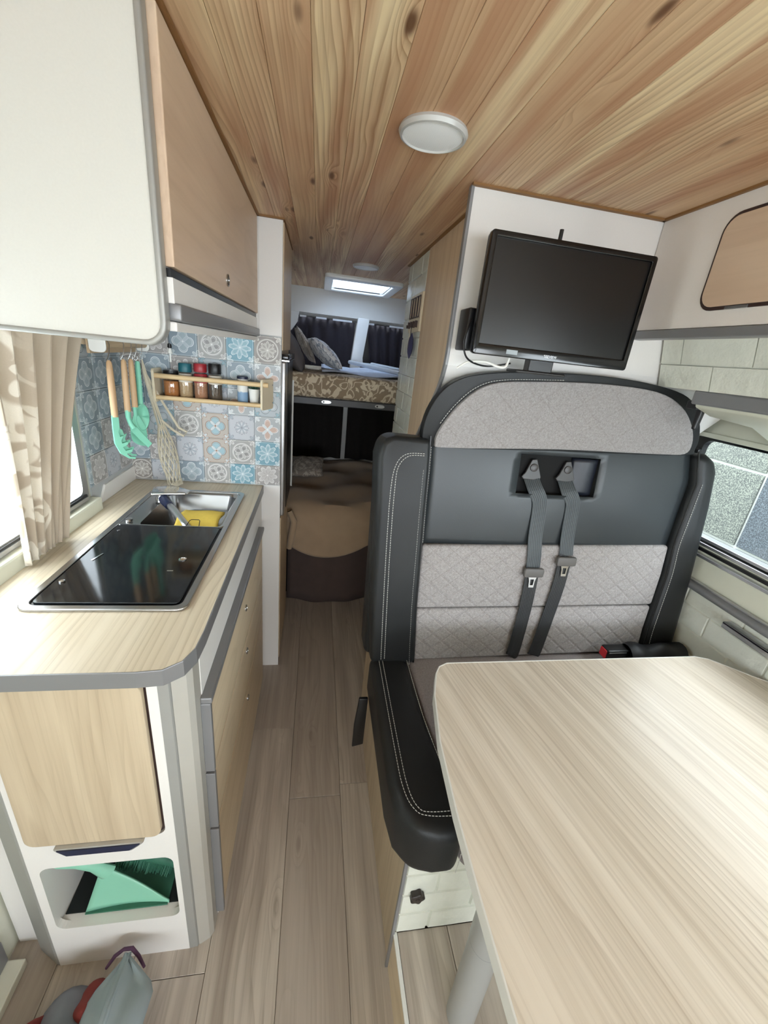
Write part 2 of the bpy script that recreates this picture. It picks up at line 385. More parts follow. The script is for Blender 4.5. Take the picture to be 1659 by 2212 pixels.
# ------------------------------------------------------------------ mesh helpers
W = {}
def FX(a, b, d): return (d, a, b)
def FY(a, b, d): return (a, d, b)
def FZ(a, b, d): return (a, b, d)
class MB:
    def __init__(s): s.v = []; s.f = []; s.uv = {}
    def add(s, vs, fs):
        o = len(s.v); s.v += [tuple(p) for p in vs]; s.f += [tuple(i + o for i in f) for f in fs]; return s
    def box(s, x0, x1, y0, y1, z0, z1):
        return s.add([(x, y, z) for x in (x0, x1) for y in (y0, y1) for z in (z0, z1)],
                     [(0, 1, 3, 2), (4, 6, 7, 5), (0, 4, 5, 1), (2, 3, 7, 6), (0, 2, 6, 4), (1, 5, 7, 3)])
    def prism(s, poly, d0, d1, fr):
        n = len(poly)
        vs = [fr(a, b, d0) for a, b in poly] + [fr(a, b, d1) for a, b in poly]
        return s.add(vs, [tuple(range(n))[::-1], tuple(range(n, 2 * n))] + [(i, (i + 1) % n, n + (i + 1) % n, n + i) for i in range(n)])
    def tube(s, path, r, n=8, closed=False, cap=True, flat=1.0):
        P = [Vector(p) for p in path]; L = len(P); rs = r if isinstance(r, (list, tuple)) else [r] * L
        up = None; base = len(s.v)
        for i in range(L):
            if closed: t = P[(i + 1) % L] - P[i - 1]
            else: t = P[min(i + 1, L - 1)] - P[max(i - 1, 0)]
            t.normalize() if t.length > 1e-9 else None
            if up is None:
                up = Vector((0, 0, 1)) if abs(t.z) < 0.9 else Vector((1, 0, 0))
            a = (up - t * up.dot(t))
            if a.length < 1e-6: a = t.orthogonal()
            a.normalize(); up = a; b = t.cross(a)
            for k in range(n):
                q = 2 * PI * k / n
                s.v.append(tuple(P[i] + a * math.cos(q) * rs[i] + b * math.sin(q) * rs[i] * flat))
        for i in range(L if closed else L - 1):
            j = (i + 1) % L
            for k in range(n):
                s.f.append((base + i * n + k, base + i * n + (k + 1) % n, base + j * n + (k + 1) % n, base + j * n + k))
        if cap and not closed:
            s.f.append(tuple(base + k for k in range(n))[::-1]); s.f.append(tuple(base + (L - 1) * n + k for k in range(n)))
        return s
    def lathe(s, prof, c, ax=(0, 0, 1), n=24):
        ax = Vector(ax).normalized(); a = ax.orthogonal().normalized(); b = ax.cross(a); c = Vector(c); base = len(s.v)
        for r, h in prof:
            for k in range(n):
                q = 2 * PI * k / n
                s.v.append(tuple(c + ax * h + (a * math.cos(q) + b * math.sin(q)) * max(r, 1e-5)))
        for i in range(len(prof) - 1):
            for k in range(n):
                s.f.append((base + i * n + k, base + i * n + (k + 1) % n, base + (i + 1) * n + (k + 1) % n, base + (i + 1) * n + k))
        s.f.append(tuple(base + k for k in range(n))[::-1]); s.f.append(tuple(base + (len(prof) - 1) * n + k for k in range(n)))
        return s
    def grid(s, fn, nu, nv, thick=None):
        base = len(s.v)
        for j in range(nv + 1):
            for i in range(nu + 1):
                s.v.append(tuple(fn(i / nu, j / nv)))
        for j in range(nv):
            for i in range(nu):
                a = base + j * (nu + 1) + i
                s.f.append((a, a + 1, a + nu + 2, a + nu + 1))
        return s
    def ribbon(s, path, wid, nrm, th=0.0015):
        base = len(s.v); n = Vector(nrm).normalized()
        P = [Vector(p) for p in path]
        for i, p in enumerate(P):
            t = (P[min(i + 1, len(P) - 1)] - P[max(i - 1, 0)]).normalized(); w_ = t.cross(n).normalized() * wid / 2
            nn = w_.cross(t).normalized() * th / 2
            for q, u in ((-w_ - nn, 0), (w_ - nn, 1), (w_ + nn, 1), (-w_ + nn, 0)):
                s.uv[len(s.v)] = (u, i * 0.1); s.v.append(tuple(p + q))
        for i in range(len(P) - 1):
            for k in range(4):
                a = base + i * 4
                s.f.append((a + k, a + (k + 1) % 4, a + 4 + (k + 1) % 4, a + 4 + k))
        s.f.append((base, base + 3, base + 2, base + 1)); e = base + (len(P) - 1) * 4; s.f.append((e, e + 1, e + 2, e + 3))
        return s
    def make(s, name, mat, parent=None, bevel=0.0, seg=2, smooth=False, solid=0.0, sub=0, origin=None, recalc=True, angle=40):
        me = bpy.data.meshes.new(name)
        lo = [min(p[i] for p in s.v) for i in range(3)]; hi = [max(p[i] for p in s.v) for i in range(3)]
        c = Vector([(lo[i] + hi[i]) / 2 for i in range(3)])
        if parent is None: c.z = lo[2]
        if origin is not None: c = Vector(origin)
        me.from_pydata([tuple(Vector(p) - c) for p in s.v], [], s.f)
        if recalc:
            bm = bmesh.new(); bm.from_mesh(me); bmesh.ops.recalc_face_normals(bm, faces=bm.faces); bm.to_mesh(me); bm.free()
        if s.uv:
            ul = me.uv_layers.new(name='UVMap')
            for lp in me.loops: ul.data[lp.index].uv = s.uv.get(lp.vertex_index, (0, 0))
        o = bpy.data.objects.new(name, me); COL.objects.link(o)
        me.materials.append(M[mat] if isinstance(mat, str) else mat)
        if smooth:
            for p in me.polygons: p.use_smooth = True
            try: me.set_sharp_from_angle(angle=math.radians(angle))
            except Exception: pass
        if solid:
            md = o.modifiers.new('solid', 'SOLIDIFY'); md.thickness = solid; md.offset = 0
        if bevel:
            md = o.modifiers.new('bevel', 'BEVEL'); md.width = bevel; md.segments = seg; md.limit_method = 'ANGLE'; md.angle_limit = math.radians(35)
            md.harden_normals = False
            if seg > 2:
                for p in me.polygons: p.use_smooth = True
        if sub:
            md = o.modifiers.new('sub', 'SUBSURF'); md.levels = sub; md.render_levels = sub
        W[o.name] = c
        if parent is not None:
            o.parent = parent; o.location = c - W[parent.name]
        else: o.location = c
        return o
def mb(): return MB()

def thing(name, label, cat, loc, group=None):
    o = bpy.data.objects.new(name, None); COL.objects.link(o); o.location = loc; W[o.name] = Vector(loc)
    o.empty_display_size = 0.05
    o['label'] = label; o['category'] = cat
    if group: o['group'] = group
    return o
def tag(o, label, cat, group=None, kind=None):
    o['label'] = label; o['category'] = cat
    if group: o['group'] = group
    if kind: o['kind'] = kind
    return o
def struct(o): o['kind'] = 'structure'; return o
def stuff(o): o['kind'] = 'stuff'; return o
def box(name, x0, x1, y0, y1, z0, z1, mat, parent=None, bevel=0.0, seg=2):
    return mb().box(x0, x1, y0, y1, z0, z1).make(name, mat, parent, bevel, seg)
def rrect(a0, a1, b0, b1, r, n=5, corners=(1, 1, 1, 1)):
    pts = []
    for k, (cx, cy, q) in enumerate(((a1 - r, b1 - r, 0), (a0 + r, b1 - r, 1), (a0 + r, b0 + r, 2), (a1 - r, b0 + r, 3))):
        if not corners[k]:
            pts.append(((a1, a0, a0, a1)[k], (b1, b1, b0, b0)[k])); continue
        for i in range(n + 1):
            t = (q + i / n) * PI / 2; pts.append((cx + r * math.cos(t), cy + r * math.sin(t)))
    return pts
def frame_mesh(m, outer, inner, d0, d1, fr):
    n = len(outer)
    vs = [fr(a, b, d) for d in (d0, d1) for a, b in outer] + [fr(a, b, d) for d in (d0, d1) for a, b in inner]
    fs = []
    for i in range(n):
        j = (i + 1) % n
        fs += [(i, j, n + j, n + i), (2 * n + j, 2 * n + i, 3 * n + i, 3 * n + j), (i, 2 * n + i, 2 * n + j, j), (n + i, n + j, 3 * n + j, 3 * n + i)]
    return m.add(vs, fs)
def catmull(P, n=6, closed=False):
    P = [Vector(p) for p in P]; L = len(P); out = []
    for i in range(L if closed else L - 1):
        g = (lambda k: P[k % L]) if closed else (lambda k: P[max(0, min(L - 1, k))])
        p0, p1, p2, p3 = g(i - 1), g(i), g(i + 1), g(i + 2)
        for k in range(n):
            t = k / n
            out.append(0.5 * ((2 * p1) + (p2 - p0) * t + (2 * p0 - 5 * p1 + 4 * p2 - p3) * t * t + (3 * p1 - p0 - 3 * p2 + p3) * t ** 3))
    if not closed: out.append(P[-1])
    return out
def poly2(P, n=5, closed=True): return [(p.x, p.y) for p in catmull([(a, b, 0) for a, b in P], n, closed)]

ROT = {'-y': ((1, 0, 0), (0, 0, 1), (0, -1, 0)), '-x': ((0, -1, 0), (0, 0, 1), (-1, 0, 0)), '+x': ((0, 1, 0), (0, 0, 1), (1, 0, 0)),
       '-z': ((1, 0, 0), (0, -1, 0), (0, 0, -1)), '+z': ((1, 0, 0), (0, 1, 0), (0, 0, 1))}
MC = {}
def slab_mesh(w_, h_, t, ch, mat, relief=0, var=0):
    key = (round(w_, 4), round(h_, 4), t, ch, mat.name, relief, var)
    if key in MC: return MC[key]
    vs = []; fs = []
    if relief:
        nu = max(2, int(w_ / 0.04)); nv = 2; rr = random.Random(hash(key[:2]) + var)
        for j in range(nv + 1):
            for i in range(nu + 1):
                e = 0 < i < nu and 0 < j < nv
                edge = ch
                x = -w_ / 2 + edge + (w_ - 2 * edge) * i / nu; y = -h_ / 2 + edge + (h_ - 2 * edge) * j / nv
                vs.append((x, y, t + (rr.uniform(-relief, relief) if e else rr.uniform(-relief, 0) * 0.5)))
        for j in range(nv):
            for i in range(nu):
                a = j * (nu + 1) + i; fs.append((a, a + 1, a + nu + 2, a + nu + 1))
        ring = [i for i in range(nu + 1)] + [j * (nu + 1) + nu for j in range(1, nv + 1)] + [nv * (nu + 1) + i for i in range(nu - 1, -1, -1)] + [j * (nu + 1) for j in range(nv - 1, 0, -1)]
        b = len(vs)
        for k in ring:
            x, y, z = vs[k]; vs.append((x + (ch if x > 0 else -ch), y + (ch if y > 0 else -ch), 0))
        for k in range(len(ring)):
            k2 = (k + 1) % len(ring); fs.append((ring[k2], ring[k], b + k, b + k2))
    else:
        a, b = w_ / 2, h_ / 2
        vs = [(x * a, y * b, 0) for x, y in ((-1, -1), (1, -1), (1, 1), (-1, 1))]
        vs += [(x * a, y * b, t - ch) for x, y in ((-1, -1), (1, -1), (1, 1), (-1, 1))]
        vs += [(x * (a - ch), y * (b - ch), t) for x, y in ((-1, -1), (1, -1), (1, 1), (-1, 1))]
        fs = [(3, 2, 1, 0), (8, 9, 10, 11)]
        for o in (0, 4):
            for i in range(4):
                j = (i + 1) % 4; fs.append((o + i, o + j, o + 4 + j, o + 4 + i))
    me = bpy.data.meshes.new('piece'); me.from_pydata(vs, [], fs); me.materials.append(mat); me.update()
    MC[key] = me; return me
def piece(name, me, loc, facing, parent):
    o = bpy.data.objects.new(name, me); COL.objects.link(o)
    a, b, n = ROT[facing]; mx = Matrix((a, b, n)).transposed().to_4x4(); o.matrix_local = mx
    o.location = Vector(loc) - W[parent.name]; o.parent = parent; return o
def lay(parent, name, mat, facing, fixed, a0, a1, b0, b1, pw, ph, t, gap, ch, aoff=0.0, boff=0.0, stag=0.5, relief=0, skip=None):
    """courses of pieces on a plane; a = horizontal world coord (x or y), b = z (or y on a floor)"""
    j = math.floor((b0 - boff) / ph)
    while boff + j * ph < b1 - 0.004:
        lo, hi = max(b0, boff + j * ph), min(b1, boff + (j + 1) * ph)
        off = aoff + (stag * pw if j % 2 else 0); i = math.floor((a0 - off) / pw)
        while off + i * pw < a1 - 0.004:
            l, h = max(a0, off + i * pw), min(a1, off + (i + 1) * pw)
            if h - l > 0.012 and hi - lo > 0.008 and not (skip and skip(l, h, lo, hi)):
                me = slab_mesh(h - l - gap, hi - lo - gap, t, ch, mat if not isinstance(mat, list) else mat[0], relief, (i * 3 + j * 5) % 4)
                ca, cb = (l + h) / 2, (lo + hi) / 2
                loc = {'-y': (ca, fixed, cb), '-x': (fixed, ca, cb), '+x': (fixed, ca, cb), '+z': (ca, cb, fixed), '-z': (ca, cb, fixed)}[facing]
                piece(name, me, loc, facing, parent)
            i += 1
        j += 1
BR = M['brick']
def bricks(parent, facing, fixed, a0, a1, b0, b1, bw=0.20, bh=0.075, aoff=0.0, boff=0.0, skip=None):
    lay(parent, 'brick', BR, facing, fixed, a0, a1, b0, b1, bw, bh, 0.006, 0.003, 0.003, aoff, boff, 0.5, 0.0022, skip)

# ------------------------------------------------------------------ large structure
floor = struct(box('floor', XL - 0.05, XR + 0.05, YF, YB + 0.05, -0.05, -0.006, 'seam'))
XF = 0.181
k = -4
joints = {-1: (1.295 - 1.22 * 2, 1.22), 0: (1.0 - 1.22 * 2, 1.22), 1: (-1.4, 1.22)}
for c in range(-4, 8):
    x0, x1 = max(XL, -0.038 + c * XF), min(XR, -0.038 + (c + 1) * XF)
    if x1 - x0 < 0.02: continue
    y0, dl = joints.get(c, (-1.6 - (c * 0.37) % 1.0, 1.22))
    y = y0
    while y < YB:
        a, b = max(y, YF), min(y + dl, YB)
        if b - a > 0.03 and not (x0 > 0.26 and b < 0.5):
            piece('plank', slab_mesh(x1 - x0 - 0.0012, b - a - 0.0014, 0.006, 0.0006, M['vinyl']), ((x0 + x1) / 2, (a + b) / 2, -0.006), '+z', floor)
        y += dl

ceiling = struct(mb().box(XL - 0.05, XR + 0.05, YF, 2.62, ZC + 0.013, ZC + 0.04).box(XL - 0.05, 0.05, 2.62, YB + .05, ZC + 0.013, ZC + 0.04)
                 .box(0.43, XR + 0.05, 2.62, YB + .05, ZC + 0.013, ZC + 0.04).box(0.05, 0.43, 3.15, YB + .05, ZC + 0.013, ZC + 0.04).make('ceiling', 'dark_trim'))
PW = 0.067
for c in range(-11, 21):
    x0, x1 = max(XL, -0.028 + c * PW), min(XR, -0.028 + (c + 1) * PW)
    if x1 - x0 < 0.01: continue
    spans = [(YF, YB)]
    if x1 > 0.05 and x0 < 0.43: spans = [(YF, 2.63), (3.15, YB)]
    for a, b in spans:
        piece('plank', slab_mesh(x1 - x0 - 0.0005, b - a, 0.013, 0.0009, M['pine']), ((x0 + x1) / 2, (a + b) / 2, ZC + 0.013), '-z', ceiling)

# left wall with the kitchen window and the cab window
LW0, LW1, LZ0, LZ1 = 0.50, 1.30, 1.005, 1.50
wl = mb()
wl.box(XL - 0.04, XL, YF, -2.25, 0, ZC + 0.03).box(XL - 0.04, XL, -2.25, -1.45, 0, 0.95).box(XL - 0.04, XL, -2.25, -1.45, 1.55, ZC + 0.03)
wl.box(XL - 0.04, XL, -1.45, LW0, 0, ZC + 0.03).box(XL - 0.04, XL, LW0, LW1, 0, LZ0).box(XL - 0.04, XL, LW0, LW1, LZ1, ZC + 0.03).box(XL - 0.04, XL, LW1, YB, 0, ZC + 0.03)
wall_left = struct(wl.make('wall_left', 'cream'))
win1 = struct(frame_mesh(mb(), rrect(LW0 - 0.01, LW1 + 0.02, LZ0 - 0.03, LZ1 + 0.02, 0.02), rrect(LW0 + 0.02, LW1 - 0.01, LZ0 + 0.008, LZ1 - 0.01, 0.02), XL - 0.03, XL + 0.014, FX).make('window_1', 'alu', None))
struct(box('window_pane', XL - 0.025, XL - 0.021, LW0, LW1, LZ0, LZ1, 'glass', win1))
box('sliding_rail', XL - 0.015, XL + 0.022, LW0, LW1, LZ0 - 0.012, LZ0 - 0.002, 'alu', win1)
box('rail_groove', XL + 0.0, XL + 0.019, LW0, LW1, LZ0 - 0.004, LZ0 + 0.004, 'black', win1)
box('sill', XL, XL + 0.035, LW0, LW1 + 0.05, 0.90, 0.985, 'cream', win1, 0.006)
bb = struct(box('baseboard_left', XL, XL + 0.014, YF, 0.645, 0.03, 0.11, 'grey_trim', None, 0.003))
tr1 = struct(box('trim_1', XL, XL + 0.05, YF, 0.645, 0.0, 0.026, 'cream', None, 0.003))

# rear wall: white metal header, dark door windows, central post
wall_back = struct(mb().box(XL, XR, YB, YB + 0.04, 1.725, ZC + 0.03).box(XL, XR, YB, YB + 0.04, 0, 1.18).make('wall_back', 'white_gloss'))
struct(mb().box(XL, XR, YB + 0.12, YB + 0.15, 1.1, 1.8).make('trim_2', 'black'))
post = struct(mb().prism([(0.27, 1.73), (0.355, 1.73), (0.325, 1.46), (0.33, 1.42), (0.30, 1.38), (0.235, 1.38), (0.238, 1.43)], YB - 0.05, YB + 0.03, FY).make('trim_3', 'white_gloss', None, 0.006, 3))
lat = mb().prism(poly2([(-0.21, 1.725), (-0.15, 1.725), (-0.16, 1.66), (-0.2, 1.6), (-0.26, 1.56), (-0.5, 1.5), (-0.69, 1.5), (-0.69, 1.725)], 1), YB - 0.012, YB + 0.02, FY).make('trim_4', 'white_gloss', None, 0.004)
struct(lat)

# right side
XO = 0.85       # overhead locker face
wr = mb()
wr.box(XR, XR + 0.04, YF, -2.25, 0, ZC + 0.03).box(XR, XR + 0.04, -2.25, -1.45, 0, 0.95).box(XR, XR + 0.04, -2.25, -1.45, 1.55, ZC + 0.03)
wr.box(XR, XR + 0.04, -1.45, -1.0, 0, ZC + 0.03).box(XR, XR + 0.04, -1.0, 0.15, 0, 0.86).box(XR, XR + 0.04, -1.0, 0.15, 1.62, ZC + 0.03).box(XR, XR + 0.04, 0.15, 0.30, 0, ZC + 0.03)
RW0, RW1, RZ0, RZ1 = 0.30, 1.262, 1.01, 1.352
wr.box(XR, XR + 0.04, RW0, RW1, 0, RZ0).box(XR, XR + 0.04, RW0, RW1, RZ1, ZC + 0.03).box(XR, XR + 0.04, RW1, YB, 0, ZC + 0.03)
wall_right = struct(wr.make('wall_right', 'cream'))
win2 = struct(frame_mesh(mb(), rrect(RW0 - 0.02, RW1 + 0.018, RZ0 - 0.03, RZ1 + 0.016, 0.03), rrect(RW0, RW1, RZ0, RZ1, 0.02), XR - 0.012, XR + 0.05, FX).make('window_2', 'cream', None, 0.003))
frame_mesh(mb(), rrect(RW0, RW1, RZ0, RZ1, 0.02), rrect(RW0 + 0.03, RW1 - 0.035, RZ0 + 0.022, RZ1 - 0.010, 0.03), XR + 0.012, XR + 0.034, FX).make('window_gasket', 'black', win2)
box('window_pane', XR + 0.026, XR + 0.030, RW0 + 0.01, RW1 - 0.01, RZ0, RZ1, 'glass', win2)
for zz, dd, mt in ((RZ0 - 0.035, 0.030, 'alu'), (RZ0 - 0.016, 0.022, 'black'), (RZ0 + 0.0, 0.018, 'alu'), (RZ0 + 0.014, 0.006, 'alu')):
    box('sliding_rail', XR - dd, XR + 0.03, RW0, RW1, zz, zz + 0.010, mt, win2, 0.001)
box('catch', XR - 0.02, XR, RW1 - 0.055, RW1 - 0.03, 1.27, 1.31, 'black', win2, 0.004)
win_added = struct(frame_mesh(mb(), rrect(-1.02, 0.17, 0.84, 1.64, 0.03), rrect(-0.98, 0.13, 0.88, 1.60, 0.02), XR - 0.012, XR + 0.05, FX).make('window_added', 'cream', None, 0.003))  # unseen window, added to brighten the faces along the aisle
box('window_pane', XR + 0.026, XR + 0.030, -0.99, 0.14, 0.87, 1.61, 'glass', win_added)
# front of the van
wf = mb().box(XL, XR, YF - 0.04, YF, 0, 0.85).box(XL, XR, YF - 0.04, YF, 1.52, ZC + 0.03).box(XL, XL + 0.15, YF - 0.04, YF, 0.85, 1.52).box(XR - 0.15, XR, YF - 0.04, YF, 0.85, 1.52)
struct(wf.make('wall_front', 'grey_trim'))

# liner that slopes from the shelf edge out to the window, recess wall above the shelf
ln = mb().prism([(0.995, 1.485), (0.995, 1.455), (1.05, 1.435), (1.2, 1.415), (1.30, 1.37), (1.319, 1.372), (1.319, 1.885), (1.30, 1.885), (1.30, 1.46), (1.02, 1.485)], 0.22, 0.985, lambda a, b, d: (a, d, b)).make('trim_5', 'cream', None, 0.006, 3)
struct(ln)
rec = struct(mb().prism([(0.985, 1.50), (0.952, 1.64), (0.97, 1.64), (1.003, 1.50)], 0.22, 1.115, lambda a, b, d: (a, d, b)).make('wall_right_recess', 'brick'))
for jj, (z0, z1) in enumerate(((1.497, 1.555), (1.558, 1.622))):
    y = 1.112 - (0.0 if jj else 0.085)
    prev = 1.113
    yy = [1.113 - v for v in ((0.07, 0.27, 0.47, 0.67, 0.87) if jj else (0.17, 0.37, 0.57, 0.77, 0.97))]
    for y0 in yy:
        xa = 0.985 - (z0 - 1.50) * 0.236 ; xb = 0.985 - (z1 - 1.50) * 0.236
        nv = []; N = 5
        rr = random.Random(int(y0 * 1000) + jj)
        m_ = mb()
        def fn(u, v, y0=y0, prev=prev, xa=xa, xb=xb, z0=z0, z1=z1, rr=rr):
            e = 0 < u < 1 and 0 < v < 1
            return (xa + (xb - xa) * v - 0.005 - (rr.uniform(0, 0.0015) if e else 0), y0 + 0.0015 + (prev - y0 - 0.003) * u, z0 + (z1 - z0) * v)
        m_.grid(fn, 6, 3).make('brick', 'brick', rec, solid=0.003)
        prev = y0
shelf_edge = struct(mb().prism(rrect(0.982, 1.002, 1.462, 1.498, 0.006, 3), 0.22, 0.985, lambda a, b, d: (a, d, b)).make('trim_6', 'grey_trim'))
# low wall bricks, tubular rail
lowb = struct(box('wall_right_lining', XR - 0.006, XR - 0.001, 0.18, 1.9, 0.153, 0.86, 'brick'))
bricks(lowb, '-x', XR - 0.006, 0.2, 1.5, 0.45, 0.86, 0.2, 0.078, 0.05, 0.02)
railt = thing('wall_rail', 'long grey tubular rail running along the right wall under the window', 'rail', (XR - 0.02, 0.3, 0.86))
mb().tube([(XR - 0.02, 1.35, 0.872), (XR - 0.02, 0.16, 0.872)], 0.014, 12).make('tube', 'grey_trim', railt, smooth=True)
mb().box(XR - 0.02, XR - 0.006, 0.16, 1.35, 0.868, 0.890).make('back_strip', 'alu', railt)
hook2 = mb().box(XR - 0.052, XR - 0.02, 0.30, 0.88, 0.833, 0.841).box(XR - 0.052, XR - 0.046, 0.30, 0.88, 0.82, 0.841).make('table_hook_strip', 'alu', railt, 0.002)
ob = thing('wall_coat_hook', 'small black hook hanging under the grey shelf edge beside the headrest', 'hook', (1.03, 1.0, 1.36))
box('bracket', 1.004, 1.03, 0.985, 1.02, 1.448, 1.470, 'black', ob, 0.003)
mb().prism([(0, 0), (0.028, 0), (0.02, -0.07), (0.006, -0.07)], -0.01, 0.012, lambda a, b, d: (1.035 + d * 0.6, 0.988 + a * 0.8, 1.465 + b)).make('strap', 'black', ob, 0.003)
vent = tag(box('ceiling_slot_vent', 1.06, 1.075, 0.72, 0.93, 1.4345, 1.441, 'black', None, 0.002), 'flat black slot vent set under the grey shelf edge above the right window', 'vent')

# outside the right window: pebbledash wall of panels
ow = struct(box('outside_wall', 2.41, 2.46, -1.0, 5.0, -0.2, 2.2, 'mortar'))
for j in range(-2, 3):
    z0 = 0.678 + 0.43 * j
    for i in range(-3, 4):
        y0 = 1.785 + 0.8 * i
        piece('panel', slab_mesh(0.8 - 0.016, 0.43 - 0.016, 0.012, 0.003, M['slab2'] if i < 0 and j < 1 else M['slab']), (2.41, y0 + 0.4, z0 + 0.215), '-x', ow)
struct(box('ground', -6, 8, -8, 10, -0.45, -0.4, 'mortar'))
#PART2

# ------------------------------------------------------------------ ceiling fittings
for n_, (x, y, lab) in enumerate(((0.19, 0.93, 'large round ceiling lamp with silver ring nearest the table'), (0.207, 2.26, 'small looking round ceiling lamp far back beside the roof hatch'))):
    t = thing('ceiling_lamp', lab, 'lamp', (x, y, ZC), 'round ceiling lamps')
    mb().lathe([(0.048, 0), (0.062, 0), (0.064, 0.005), (0.061, 0.011), (0.057, 0.012), (0.055, 0.009)], (x, y, ZC), (0, 0, -1), 40).make('ring', 'lamp_ring', t, smooth=True)
    mb().lathe([(0.0555, 0.004), (0.0555, 0.009), (0.035, 0.0115), (0.0, 0.012)], (x, y, ZC), (0, 0, -1), 40).make('diffuser', 'diffuser', t, smooth=True)
t = thing('roof_hatch', 'white framed roof hatch with a bright pleated blind at the rear', 'hatch', (0.24, 2.89, ZC))
frame_mesh(mb(), rrect(0.015, 0.465, 2.60, 3.19, 0.03), rrect(0.065, 0.415, 2.67, 3.13, 0.02), ZC - 0.022, ZC + 0.002, FZ).make('frame', 'white_gloss', t, 0.006, 3)
frame_mesh(mb(), rrect(0.06, 0.42, 2.665, 3.135, 0.02), rrect(0.065, 0.415, 2.67, 3.13, 0.02), ZC - 0.01, ZC + 0.07, FZ).make('shaft', 'white_gloss', t)
for k in range(9):
    y = 2.69 + k * 0.05
    mb().box(0.068, 0.412, y, y + 0.044, ZC + 0.030, ZC + 0.032).make('slat', 'blind', t)
box('cover', 0.06, 0.42, 2.66, 3.14, ZC + 0.07, ZC + 0.074, 'tinted', t)
for nm, a in (('trim_7', (0.334, XO, 1.108, 1.122, ZC - 0.005, ZC + 0.002)), ('trim_8', (XO - 0.008, XO + 0.004, 0.22, 1.12, ZC - 0.005, ZC + 0.002)), ('trim_9', (-0.226, -0.214, 0.72, 1.672, ZC - 0.005, ZC + 0.002)), ('trim_10', (-0.22, -0.13, 1.660, 1.672, ZC - 0.005, ZC + 0.002)), ('trim_11', (0.384, 0.396, 1.13, 2.11, ZC - 0.005, ZC + 0.002)), ('trim_12', (-0.139, -0.131, 1.67, 2.13, ZC - 0.005, ZC + 0.002))):
    struct(box(nm, *a, 'dark_trim'))

# ------------------------------------------------------------------ left: overhead cabinet
t = thing('overhead_cabinet', 'white overhead kitchen cabinet with a pale wood flap and rounded end panel', 'cabinet', (-0.45, 1.2, 1.487))
mb().box(XL, -0.234, 0.746, 1.666, 1.505, ZC - 0.001).make('body', 'white', t)
box('door', -0.234, -0.220, 0.748, 1.660, 1.590, 1.884, 'ash_loc', t, 0.002)
box('shadow_gap', -0.236, -0.226, 0.748, 1.660, 1.572, 1.588, 'black', t)
box('fascia', -0.234, -0.223, 0.746, 1.662, 1.540, 1.576, 'white', t, 0.001)
box('bottom_profile', -0.236, -0.214, 0.746, 1.664, 1.515, 1.541, 'grey_trim', t, 0.004, 3)
box('light_strip', -0.30, -0.222, 0.746, 1.664, 1.500, 1.514, 'white', t, 0.002)
ep = [(-0.699, ZC - 0.001), (-0.699, 1.484)] + [(-0.266 + 0.026 * math.sin(q), 1.510 - 0.026 * math.cos(q)) for q in [i * PI / 12 for i in range(7)]] + [(-0.240, ZC - 0.001)]
mb().prism(ep, 0.728, 0.745, FY).make('end_panel', 'panel_grey', t)
et = []
for a in range(0, 7): et.append((-0.266 + 0.035 * math.sin(a * PI / 12), 1.510 - 0.035 * math.cos(a * PI / 12)))
outer = [(-0.699, 1.4765)] + [(a, b) for a, b in et] + [(-0.231, ZC - 0.001)]
inner = [(-0.699, 1.484)] + ep[2:9] + [(-0.240, ZC - 0.001)]
outer[1] = (-0.266, 1.4765)
mb().prism(outer + inner[::-1], 0.7245, 0.747, FY).make('edge_profile', 'grey_profile', t, 0.003, 3)
k = mb().lathe([(0.013, 0), (0.013, 0.003), (0.009, 0.004), (0.009, 0.002), (0.0, 0.002)], (-0.220, 1.14, 1.625), (1, 0, 0), 24).make('lock', 'steel', t, smooth=True)

# ------------------------------------------------------------------ left: kitchen base cabinet
t = thing('kitchen_cabinet', 'white kitchen base cabinet with pale wood end door, open cubby and wood drawers', 'cabinet', (-0.45, 1.15, 0))
fp = mb()
frame_mesh(fp, rrect(-0.572, -0.269, 0.432, 0.911, 0.001), rrect(-0.560, -0.288, 0.470, 0.908, 0.02), 0.632, 0.648, FY)
frame_mesh(fp, rrect(-0.572, -0.269, 0.0, 0.432, 0.001), rrect(-0.553, -0.281, 0.155, 0.388, 0.022), 0.632, 0.648, FY)
fp.make('front_panel', 'white', t)
mb().prism(rrect(-0.558, -0.289, 0.472, 0.906, 0.02), 0.637, 0.660, FY).make('door_seal', 'dark_brown', t)
dr = mb().prism(rrect(-0.5545, -0.2935, 0.478, 0.903, 0.02), 0.622, 0.636, FY).make('end_door', 'ash_x', t, 0.002)
mb().prism([(-0.50, 0.478), (-0.325, 0.478), (-0.352, 0.455), (-0.478, 0.455)], 0.612, 0.634, FY).make('handle', 'alu', dr, 0.003)
mb().prism([(-0.492, 0.477), (-0.333, 0.477), (-0.355, 0.460), (-0.475, 0.460)], 0.6105, 0.613, FY).make('finger_recess', 'navy', dr)
cl = mb().box(-0.556, -0.553, 0.648, 0.93, 0.15, 0.40).box(-0.281, -0.278, 0.648, 0.93, 0.15, 0.40).box(-0.556, -0.278, 0.93, 0.933, 0.15, 0.40).box(-0.556, -0.278, 0.648, 0.933, 0.150, 0.155).box(-0.556, -0.278, 0.648, 0.933, 0.390, 0.394)
cl.make('cubby', 'white', t)
mb().prism([(-0.269, 0.632), (-0.250, 0.634), (-0.245, 0.642), (-0.262, 0.66), (-0.269, 0.66)], 0, 0.911, FZ).make('corner_profile', 'grey_profile', t, 0.0005)
mb().prism([(-0.2465, 0.6365), (-0.222, 0.648), (-0.2135, 0.660), (-0.2135, 0.70), (-0.25, 0.70)], 0, 0.911, FZ).make('corner_face', 'beige_profile', t, 0.0006)
